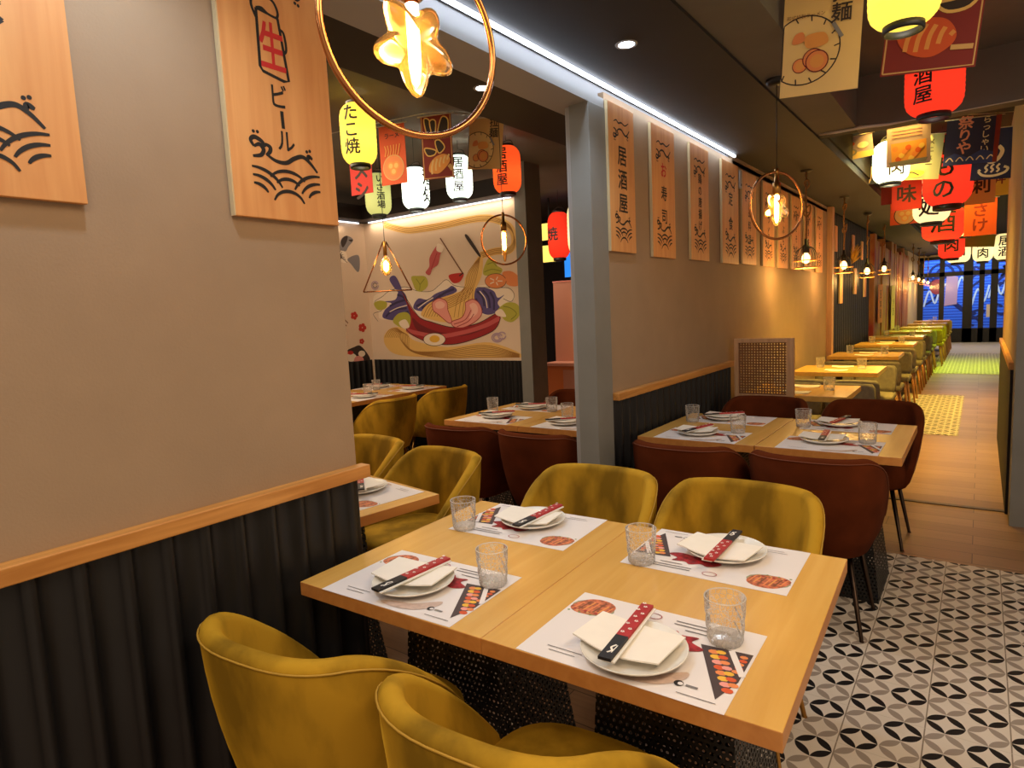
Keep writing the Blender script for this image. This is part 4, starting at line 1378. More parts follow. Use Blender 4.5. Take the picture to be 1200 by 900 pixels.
for k, (y, z) in enumerate(((5.9, 1.69), (7.75, 1.69), (9.5, 1.67), (11.3, 1.75), (16.4, 1.70), (18.0, 1.68), (19.6, 1.66), (21.2, 1.64))):
    r = ROPE.place(-1.21, y, 0.7 * k, 'caged pendant on a knotted rope, %s of the corridor row' % ('first', 'second', 'third', 'fourth', 'fifth', 'sixth', 'seventh', 'eighth')[k], 'rope pendant lamps')
    r.location.z = z
    lamp('POINT', (-1.21, y, z - 0.03), (1.0, 0.56, 0.16), 7.0, 0.05)

# ------------------------------------------------------------------ paper lanterns
LANTERNS = {'L1': ([-3.116, 2.732, 2.562], 0.108, 0.368),
'L2': ([-4.088, 3.751, 2.465], 0.107, 0.343),
'L3': ([-3.439, 3.534, 2.389], 0.102, 0.307),
'L4': ([-3.412, 4.012, 2.532], 0.107, 0.344),
'L5': ([-3.044, 4.164, 2.553], 0.111, 0.364),
'R1': ([-0.224, 2.477, 2.406], 0.102, 0.264),
'R2': ([-0.229, 4.119, 2.526], 0.133, 0.347),
'g1': ([-0.678, 6.679, 2.596], 0.143, 0.362),
'gred': ([-0.283, 7.342, 2.555], 0.199, 0.668),
'gor': ([-0.221, 8.789, 2.712], 0.142, 0.623),
'gy': ([-0.451, 8.2, 2.411], 0.172, 0.488),
'r3': ([-0.396, 9.347, 2.252], 0.215, 0.41),
'y3': ([-0.196, 10.255, 2.304], 0.111, 0.332),
'r4': ([-0.371, 11.35, 2.1], 0.161, 0.372),
'y4': ([-0.308, 12.143, 2.06], 0.158, 0.37),
'y5': ([-0.001, 12.501, 2.088], 0.133, 0.414),
'y6': ([0.262, 12.444, 2.085], 0.131, 0.405),
'x1': ([-3.993, 6.432, 2.302], 0.13, 0.539),
'x2': ([-3.62, 6.21, 2.32], 0.104, 0.566),
'x3': ([-0.975, 8.723, 2.66], 0.13, 0.199)}
LPOW = dict(lantern_red=0.38, lantern_orange=0.7, lantern_yellow=0.7, lantern_cream=0.6, lantern_lime=0.3, lantern_white=2.2)
def lantern(key, mat, text, label, group, turn=0.0, ztop=None, loop=False, ink='ink', capm='black_powder', size=None):
    (x, y, z), R, Hh = LANTERNS[key]
    if ztop is not None and z + Hh / 2 > ztop - 0.04:
        Hh = 2 * (ztop - 0.04 - z)
    t = thing('paper_lantern', label, 'lantern', (x, y, z), 0, group)
    prof = []
    n = 46
    for k in range(n + 1):
        v = -1 + 2 * k / n
        r = R * (1 - 0.42 * abs(v) ** 6)
        r *= 1 + 0.008 * math.cos(v * PI * 13)
        prof.append((r, v * Hh / 2 * 0.96))
    mb = MB(); mb.lathe(prof, mat, 36); mb.build('paper_shade', t)
    lamp('POINT', (x, y, z - 0.12 * Hh), (1.0, 0.9, 0.75), LPOW[mat] * (R / 0.12) ** 2, 0.03)
    rc = R * 0.56
    ch = 0.16 * R
    for nm, z0, z1 in (('bottom_cap', -Hh / 2 - ch, -Hh / 2 * 0.955), ('top_cap', Hh / 2 * 0.955, Hh / 2 + ch * 0.4)):
        mb = MB(); mb.lathe([(rc * 0.92, z0), (rc, z0), (rc * 1.04, z0 + 0.2 * (z1 - z0)), (rc * 1.04, z1), (rc * 0.92, z1), (rc * 0.92, z0)], capm, 28); mb.build(nm, t)
    if text:
        # lettering runs down the side that looks at the room, turned by `turn` degrees
        f = math.atan2(-y, -x) + D(turn)
        mb = MB()
        A = Art(mb, lambda u, v, h: ((R * 1.012 + h) * math.cos(f + u / R), (R * 1.012 + h) * math.sin(f + u / R), v), 0.002, 0.0002, 0.14)
        sz = size or min(Hh * 0.80 / len(text) / 1.02, R * 1.25)
        A.column(text, 0, 0.02 * Hh, sz, ink, 1.02, 0.035)
        mb.build('lettering', t)
    mb = MB()
    mb.tube(smooth_line([(rc * math.cos(q), rc * math.sin(q) * 0.3, Hh / 2 + rc * 0.75 * math.sin(q)) for q in [PI * k / 6 for k in range(7)]], 3), 0.003, 'cord_black', 6)
    if ztop is not None:
        mb.tube([(0, 0, Hh / 2 + rc * 0.73), (0, 0, max(ztop - z, Hh / 2 + rc * 0.75))], 0.0018, 'cord_black', 5)
    mb.build('hanger', t)
    return t
GL, GCL = 'paper lanterns in the left room', 'paper lanterns over the corridor'
lantern('L1', 'lantern_yellow', 'たこ焼', 'bright yellow paper lantern beside the near wall end', GL, -22, 2.82)
lantern('L2', 'lantern_lime', 'いざ酒場', 'pale lime paper lantern partly hidden by a red flag', GL, 12, 2.82)
lantern('L3', 'lantern_white', '酒処', 'glaring white paper lantern left of the corn dog flag', GL, 62, 2.82)
lantern('L4', 'lantern_white', '居酒屋', 'white paper lantern with three dark characters facing us', GL, -4, 2.82)
lantern('L5', 'lantern_orange', '居酒屋', 'orange red paper lantern beside the far left room post', GL, -22, 2.82, ink='ink')
lantern('x1', 'lantern_red', '焼', 'red paper lantern seen in the gap between the two grey posts', GL, -40, 2.82)
lantern('x2', 'lantern_cream', '酒水', 'cream paper lantern cut by the grey pillar in the gap', GL, 10, 2.82)
lantern('R1', 'lantern_yellow', '', 'large yellow paper lantern at the top edge in front of the corn dog flag', GCL, 0, 2.82)
lantern('R2', 'lantern_red', '居酒屋', 'red paper lantern under the corn dog flag, before the portal', GCL, -22, 2.82)
lantern('g1', 'lantern_white', '焼肉', 'whitish paper lantern behind the noodle photo flag', GCL, 18, 2.92)
lantern('gred', 'lantern_red', '鍋もの', 'tall red paper lantern in the middle of the corridor cluster', GCL, -10, 2.92, size=0.19)
lantern('gor', 'lantern_orange', '酒', 'orange red paper lantern just behind the tall red one', GCL, 40, 2.92)
lantern('gy', 'lantern_cream', '食処', 'cream yellow paper lantern left below the tall red one', GCL, -10, 2.92)
lantern('x3', 'lantern_red', '', 'small red paper lantern peeping from under the whitish one', GCL, 0, 2.92)
lantern('r3', 'lantern_red', '酒', 'red paper lantern below the cream yellow one', GCL, 0, 2.92)
lantern('y3', 'lantern_cream', '', 'small cream paper lantern between the red flags', GCL, 0, 2.92)
lantern('r4', 'lantern_red', '肉', 'red paper lantern near the storefront, left end of its row', GCL, 0, 2.92)
lantern('y4', 'lantern_cream', '酒', 'cream paper lantern partly behind the red one near the storefront', GCL, 0, 2.92)
lantern('y5', 'lantern_cream', '焼肉', 'cream paper lantern with two characters in front of the storefront top', GCL, 0, 2.92)
lantern('y6', 'lantern_cream', '居酒', 'cream paper lantern cut by the right corridor wall', GCL, 0, 2.92)

# ------------------------------------------------------------------ flags
FLAGS = {'F1': ([-3.671, 3.217, 2.704], 0.205, 0.36),
'F2': ([-3.374, 3.261, 2.783], 0.216, 0.408),
'F3': ([-3.024, 3.341, 2.838], 0.226, 0.469),
'F4': ([-2.803, 3.622, 2.784], 0.261, 0.344),
'FA': ([-0.51, 2.813, 2.744], 0.275, 0.521),
'FB': ([-0.154, 3.075, 2.723], 0.314, 0.437),
'f1': ([-0.946, 6.125, 2.75], 0.371, 0.186),
'f2': ([-0.879, 7.212, 2.994], 0.329, 0.485),
'f3': ([-0.5, 6.082, 2.759], 0.296, 0.31),
'f4': ([-0.455, 7.049, 2.989], 0.308, 0.524),
'f5': ([-0.089, 6.719, 2.898], 0.368, 0.41),
'f6': ([0.065, 7.138, 2.827], 0.296, 0.43),
'f7': ([-0.754, 7.877, 2.608], 0.258, 0.231),
'f8': ([-0.709, 8.406, 2.562], 0.283, 0.358),
'f9': ([-0.04, 8.035, 2.633], 0.246, 0.34),
'f10': ([-0.036, 9.143, 2.468], 0.301, 0.408),
'f11': ([0.117, 8.544, 2.752], 0.16, 0.338),
'f12': ([-0.116, 11.559, 2.244], 0.521, 0.174),
'f13': ([-0.619, 7.471, 2.565], 0.251, 0.309)}
def flag(key, mat, draw, label, group, zmax, yaw=0.0, tilt=0.0, rim=None):
    (x, y, z), w, h = FLAGS[key]
    if z > zmax:
        h -= z - zmax
        z = zmax
    zc = 2.82 if zmax < 2.8 else 2.92
    t = thing('hanging_flag', label, 'flag', (x, y, z), D(yaw), group)
    mb = MB()
    rows = []
    for k in range(9):
        v = -h * k / 8
        bow = 0.012 * math.sin(PI * k / 8)
        rows.append([(-w / 2 + w * i / 6, bow * 0.0, v) for i in range(7)])
    mb.box(-w / 2, w / 2, 0.0, 0.002, -h, 0, mat)
    A = Art(mb, lambda u, v, hh: (u, -hh, v), 0.0008, 0.0003)
    if rim:
        A.stroke([(-w / 2 + 0.008, -h + 0.008), (w / 2 - 0.008, -h + 0.008), (w / 2 - 0.008, -0.004)], 0.006, rim, curve=False)
        A.stroke([(-w / 2 + 0.008, -h + 0.008), (-w / 2 + 0.008, -0.004)], 0.006, rim, curve=False)
    if draw:
        draw(A, w, h)
    mb.build('cloth', t)
    mb = MB(); mb.tube([(-w / 2 - 0.02, 0.001, 0.0), (w / 2 + 0.02, 0.001, 0.0)], 0.0045, 'bunting_white', 6); mb.build('hem', t)
    if zc - z > 0.012:
        for s in (-1, 1):
            mb = MB(); mb.tube([(s * w * 0.42, 0.001, 0.0), (s * w * 0.42, 0.001, zc - z)], 0.0012, 'cord_black', 5); mb.build('cord', t)
    t.rotation_euler = (0, D(tilt), D(yaw))
    return t
def sc(pts, w, h):
    return [((a - 0.5) * w, -b * h) for a, b in pts]
def art_corn(A, w, h):
    for p in ([(0.12, 0.05), (0.2, 0.3), (0.32, 0.32), (0.3, 0.08)], [(0.3, 0.1), (0.42, 0.38), (0.5, 0.1)], [(0.55, 0.28), (0.7, 0.05), (0.9, 0.1), (0.85, 0.34), (0.68, 0.36)], [(0.1, 0.5), (0.45, 0.55), (0.4, 0.62), (0.18, 0.62)], [(0.45, 0.42), (0.6, 0.4), (0.75, 0.52), (0.55, 0.6)]):
        q = sc(p, w, h)
        A.fill(q, 'art_line', True)
        A.stroke(smooth_loop(q, 4), 0.010 * w / 0.26, 'art_noodle', curve=False, closed=True)
    A.fill(sc([(0.22, 0.88), (0.24, 0.76), (0.42, 0.66), (0.68, 0.62), (0.86, 0.66), (0.9, 0.74), (0.74, 0.84), (0.5, 0.92)], w, h), 'art_corn', True)
    for k in range(5):
        A.stroke(sc([(0.30 + 0.13 * k, 0.92 - 0.05 * k), (0.30 + 0.13 * k, 0.82 - 0.03 * k), (0.36 + 0.13 * k, 0.70 - 0.016 * k)], w, h), 0.014 * w / 0.26, 'art_beige')
    A.stroke(sc([(0.86, 0.80), (0.97, 0.88)], w, h), 0.03 * w / 0.26, 'art_tan', curve=False)
def art_corn_right(A, w, h):
    for p in ([(0.40, 0.30), (0.62, 0.16), (0.8, 0.2), (0.66, 0.34)], [(0.62, 0.12), (0.9, 0.03), (0.93, 0.22), (0.78, 0.16)], [(0.22, 0.48), (0.34, 0.30), (0.5, 0.33), (0.44, 0.48), (0.3, 0.56)], [(0.52, 0.44), (0.72, 0.42), (0.96, 0.37), (0.86, 0.5), (0.64, 0.52)]):
        q = sc(p, w, h)
        A.fill(q, 'art_line', True)
        A.stroke(smooth_loop(q, 4), 0.012, 'art_noodle', curve=False, closed=True)
    A.fill(sc([(0.14, 0.70), (0.2, 0.60), (0.42, 0.55), (0.64, 0.58), (0.76, 0.70), (0.72, 0.80), (0.52, 0.88), (0.28, 0.83)], w, h), 'art_orange_red', True)
    for k in range(5):
        A.stroke(sc([(0.24 + 0.115 * k, 0.81 + 0.025 * k - 0.012 * k * k), (0.26 + 0.115 * k, 0.70), (0.34 + 0.10 * k, 0.59 + 0.006 * k * k)], w, h), 0.016, 'art_corn')
    A.stroke(sc([(0.72, 0.82), (0.95, 0.83)], w, h), 0.035, 'art_tan', True, curve=False)
def art_bowl(A, w, h, col='art_tan', ring='art_line', c=(0.5, 0.72), r=0.36):
    cx, cy = (c[0] - 0.5) * w, -c[1] * h
    A.dot(cx, cy, r * w, col, n=28)
    A.stroke([(cx + r * w * math.cos(q * PI / 10), cy + r * w * math.sin(q * PI / 10)) for q in range(21)], 0.006 * w / 0.2, ring, curve=False)
    for k in range(3):
        A.dot(cx + 0.12 * w * math.cos(2.1 * k + 0.5), cy + 0.12 * w * math.sin(2.1 * k + 0.5), 0.13 * w, 'art_corn', n=14)
        A.dot(cx + 0.12 * w * math.cos(2.1 * k + 0.5), cy + 0.12 * w * math.sin(2.1 * k + 0.5), 0.08 * w, 'art_noodle', n=14)
def art_ramen(A, w, h):
    cx, cy, r = -0.27 * w, -0.62 * h if h < 0.5 else -0.68 * h, 0.46 * w
    cx = max(cx, -w / 2 + r * 0.62)
    r = min(r, w / 2 - abs(cx) + 0.24 * w)
    pts = []
    for k in range(40):
        q = 2 * PI * k / 40
        pts.append((max(cx + r * math.cos(q), -w / 2 + 0.002), max(cy + r * math.sin(q), -h + 0.002)))
    A.fill(pts, 'art_beige')
    A.stroke(pts, 0.005, 'art_line', curve=False, closed=True)
    for k in range(14):
        q = 2 * PI * k / 14
        p0, p1 = (cx + r * 0.84 * math.cos(q), cy + r * 0.84 * math.sin(q)), (cx + r * math.cos(q + 0.05), cy + r * math.sin(q + 0.05))
        if min(p0[0], p1[0]) > -w / 2 + 0.004 and min(p0[1], p1[1]) > -h + 0.004:
            A.stroke([p0, p1], 0.009, 'art_line', True, curve=False)
    for dx, dy, rr in ((-0.12, -0.2, 0.10), (0.05, -0.13, 0.14), (0.10, -0.17, 0.15)):
        x, y = cx + dx * w + 0.08 * w, cy + dy * w
        if x - rr * w > -w / 2:
            A.dot(x, y, rr * w, 'art_red_dark', n=20)
            A.dot(x, y, rr * w * 0.9, 'art_orange', n=20)
            A.dot(x, y, rr * w * 0.6, 'art_corn', n=20)
    A.fill([(cx + 0.05 * w, cy + 0.02 * w), (cx + 0.3 * w, cy + 0.05 * w), (cx + 0.25 * w, cy + 0.2 * w), (cx + 0.02 * w, cy + 0.18 * w)], 'art_corn', True)
    A.fill([(cx - 0.15 * w, cy + 0.1 * w), (cx, cy + 0.12 * w), (cx - 0.02 * w, cy + 0.24 * w), (cx - 0.12 * w, cy + 0.22 * w)], 'art_orange', True)
    A.stroke([(cx + 0.36 * w, cy + 0.30 * w), (cx + 0.48 * w, cy + 0.10 * w)], 0.05 * w, 'art_grey')
    A.column('拉麺', 0.24 * w, cy + 0.56 * w, 0.27 * w, 'art_line', 1.0, 0.02)
def art_ramen_text(A, w, h):
    art_ramen(A, w, h)
    A.glyphs('和式特製ラーメン', -0.21 * w, -0.44 * h, 0.062 * w, 'art_brown')
def art_photo(A, w, h):
    A.fill(sc([(0.1, 0.42), (0.9, 0.40), (0.92, 0.86), (0.12, 0.88)], w, h), 'art_corn')
    for k in range(9):
        A.dot((0.2 + 0.075 * k - 0.5) * w, -(0.56 + 0.09 * ((k * 7) % 4)) * h, 0.07 * w, ('art_orange', 'art_orange_red', 'art_noodle')[k % 3])
    A.fill(sc([(0.05, 0.88), (0.95, 0.86), (0.9, 0.96), (0.1, 0.98)], w, h), 'art_grey')
    for k in range(3):
        A.stroke(sc([(0.12, 0.1 + 0.08 * k), (0.8, 0.1 + 0.08 * k)], w, h), 0.012, 'art_pink', curve=False)
def art_dishes(A, w, h):
    A.fill(sc([(0, 0.6), (1, 0.75), (1, 1), (0, 0.95)], w, h), 'art_beige')
    A.dot(-0.24 * w, -0.35 * h, 0.13 * w, 'art_white', 0.10 * w); A.dot(-0.24 * w, -0.35 * h, 0.10 * w, 'art_maroon', 0.075 * w)
    A.dot(0.02 * w, -0.32 * h, 0.13 * w, 'art_orange_red', 0.06 * w)
    A.dot(0.05 * w, -0.68 * h, 0.13 * w, 'art_grey', 0.08 * w); A.dot(0.05 * w, -0.68 * h, 0.09 * w, 'art_tan', 0.05 * w)
    A.dot(0.3 * w, -0.45 * h, 0.11 * w, 'art_white', 0.07 * w)
def art_dark_dog(A, w, h):
    A.fill(sc([(0.1, 0.95), (0.12, 0.7), (0.22, 0.55), (0.4, 0.5), (0.5, 0.62), (0.42, 0.95), (0.34, 0.95), (0.32, 0.78), (0.2, 0.8), (0.18, 0.95)], w, h), 'art_tan', True)
    A.column('炭火', 0.2 * w, -0.3 * h, 0.25 * w, 'art_grey')
def art_sage(A, w, h):
    A.column('メニュー', 0.2 * w, -0.42 * h, 0.2 * w, 'art_line', 1.05, 0.02)
    A.fill(sc([(0.1, 0.9), (0.15, 0.82), (0.4, 0.78), (0.62, 0.82), (0.55, 0.92), (0.3, 0.95)], w, h), 'art_green', True)
    A.stroke(sc([(0.14, 0.9), (0.3, 0.83), (0.5, 0.9)], w, h), 0.012, 'art_line')
def art_festival(A, w, h):
    A.column('祭りや', -0.14 * w, -0.36 * h, 0.30 * w, 'art_pink', 0.92, 0.04)
    A.column('らっしゃい', 0.25 * w, -0.38 * h, 0.17 * w, 'art_white', 0.92, 0.03)
    A.fill(sc([(0.0, 0.85), (0.2, 0.74), (0.45, 0.85), (0.7, 0.70), (1.0, 0.8), (1.0, 1.0), (0.0, 1.0)], w, h), 'art_blue')
    for k in range(5):
        A.stroke(sc([(0.05 + 0.19 * k, 0.92), (0.12 + 0.19 * k, 0.84), (0.19 + 0.19 * k, 0.92)], w, h), 0.008, 'art_white')
    A.fill(sc([(0.9, 0.0), (1.0, 0.0), (1.0, 1.0), (0.92, 1.0)], w, h), 'art_maroon')
def art_spring(A, w, h):
    A.stroke(sc([(0.18, 0.83), (0.3, 0.91), (0.55, 0.93), (0.8, 0.88), (0.88, 0.8), (0.78, 0.76)], w, h), 0.020, 'art_white')
    A.stroke(sc([(0.18, 0.83), (0.22, 0.79)], w, h), 0.020, 'art_white', curve=False)
    for k in range(3):
        A.stroke(sc([(0.34 + 0.14 * k, 0.86), (0.39 + 0.14 * k, 0.81), (0.34 + 0.14 * k, 0.76), (0.40 + 0.14 * k, 0.70)], w, h), 0.016, 'art_white')
    A.stroke(sc([(0.35, 0.58), (0.45, 0.66), (0.62, 0.6), (0.7, 0.45), (0.6, 0.35)], w, h), 0.03, 'art_white')
    A.stroke(sc([(0.42, 0.5), (0.55, 0.42)], w, h), 0.03, 'art_maroon')
def art_text(txt, col='art_line', k=0.5):
    def d(A, w, h):
        sz = min(w * 0.7, h * 0.8 / len(txt))
        A.column(txt, 0, -h * k, sz, col, 1.0, 0.04)
    return d
def art_red_bowl(A, w, h):
    A.glyphs('ラーメ', 0, -0.18 * h, 0.2 * w, 'art_line', 0.03)
    art_bowl(A, w, h, 'art_orange', 'art_tan', (0.5, 0.72), 0.40)
    for k in range(6):
        A.stroke(sc([(0.2 + 0.1 * k, 0.52), (0.25 + 0.1 * k, 0.42 + 0.03 * (k % 2)), (0.2 + 0.12 * k, 0.34)], w, h), 0.008, 'art_corn')
GF, GFC = 'printed flags in the left room', 'printed flags over the corridor'
flag('F1', 'art_crimson', art_text('スシ', 'art_line', 0.72), 'red flag with brush lettering behind the yellow lantern', GF, 2.79, 8)
flag('F2', 'art_orange_red', art_red_bowl, 'orange red flag with a noodle bowl next to the yellow lantern', GF, 2.79, 12)
flag('F3', 'art_maroon', art_corn, 'maroon flag with a corn dog, inside the large copper ring', GF, 2.79, 20, rim='art_tan')
flag('F4', 'art_tan', art_ramen, 'tan flag with a ramen bowl beside the orange red lantern', GF, 2.79, 14, 6)
flag('FA', 'art_beige', art_ramen_text, 'beige flag with a big ramen bowl under the raised ceiling', GFC, 2.79, 8, 3)
flag('FB', 'art_maroon', art_corn_right, 'maroon flag with a fat striped corn dog below the yellow lantern', GFC, 2.79, 4, 6, rim='art_tan')
flag('f1', 'art_lilac', art_dishes, 'small flag with a photo of several dishes, left end of the cluster', GFC, 2.86, 10, -6)
flag('f2', 'art_dark', art_dark_dog, 'black flag with a tan animal figure beside the whitish lantern', GFC, 2.86, 6)
flag('f3', 'art_lilac', art_photo, 'flag with a photo of fried noodles in front of the whitish lantern', GFC, 2.86, 4)
flag('f4', 'art_sage', art_sage, 'sage green flag with a column of lettering next to the tall red lantern', GFC, 2.86, 2, 6)
flag('f5', 'art_navy', art_festival, 'dark blue flag with large pink and white lettering', GFC, 2.86, 0, 4)
flag('f6', 'art_navy', art_spring, 'navy flag with a white steaming bowl sign, beside the column', GFC, 2.86, 0, 4)
flag('f7', 'art_maroon', art_text('焼そば', 'art_line'), 'maroon flag left of the cream yellow lantern, upper one', GFC, 2.86)
flag('f8', 'art_orange_red', art_bowl, 'orange red flag left of the cream yellow lantern, lower one', GFC, 2.86)
flag('f13', 'art_crimson', art_text('味', 'art_line'), 'red flag right under the whitish lantern', GFC, 2.86)
flag('f9', 'art_tan', art_text('刺', 'art_line', 0.45), 'tan flag with one big brush character below the dark blue flag', GFC, 2.86)
flag('f10', 'art_orange_red', art_text('さけ', 'art_maroon'), 'orange red flag below the tan one, near the column', GFC, 2.86)
flag('f11', 'art_yolk', art_text('丼', 'art_maroon'), 'narrow yellow flag beside the column', GFC, 2.86)
flag('f12', 'art_green_dark', None, 'low green cloth hanging in front of the cream lanterns', GFC, 2.86, 0, 5)
def rope_line(pts, label):
    mb = MB(); mb.tube(smooth_line(pts, 6), 0.003, 'bunting_white', 5)
    tag(mb.build('bunting_rope'), label, 'rope', 'bunting ropes')
rope_line([(-4.4, 3.05, 2.80), (-3.37, 3.262, 2.811), (-3.02, 3.342, 2.806), (-2.80, 3.62, 2.806), (-2.24, 3.9, 2.80)], 'white rope carrying the flags of the left room')
rope_line([(-0.665, 2.78, 2.80), (-0.51, 2.813, 2.797), (-0.154, 3.075, 2.797), (0.9, 3.2, 2.80)], 'white rope carrying the ramen and corn dog flags')
rope_line([(-0.90, 6.6, 2.91), (-0.5, 6.4, 2.885), (-0.09, 6.72, 2.885), (0.17, 6.9, 2.89)], 'white rope carrying the flags behind the portal')
# corridor ceiling spots far back
for x, y, lab in ((0.22, 9.5, 'nearer'), (0.33, 12.2, 'farther')):
    t = thing('ceiling_spot', 'small round ceiling spot near the right corridor wall, %s one' % lab, 'spotlight', (x, y, 2.92))
    mb = MB(); mb.lathe([(0.05, 0.0), (0.05, -0.03), (0.042, -0.035)], 'header_white', 18); mb.build('rim', t)
    mb = MB(); mb.lathe([(0.0005, -0.03), (0.043, -0.03)], 'downlight_white', 18); mb.build('lens', t)

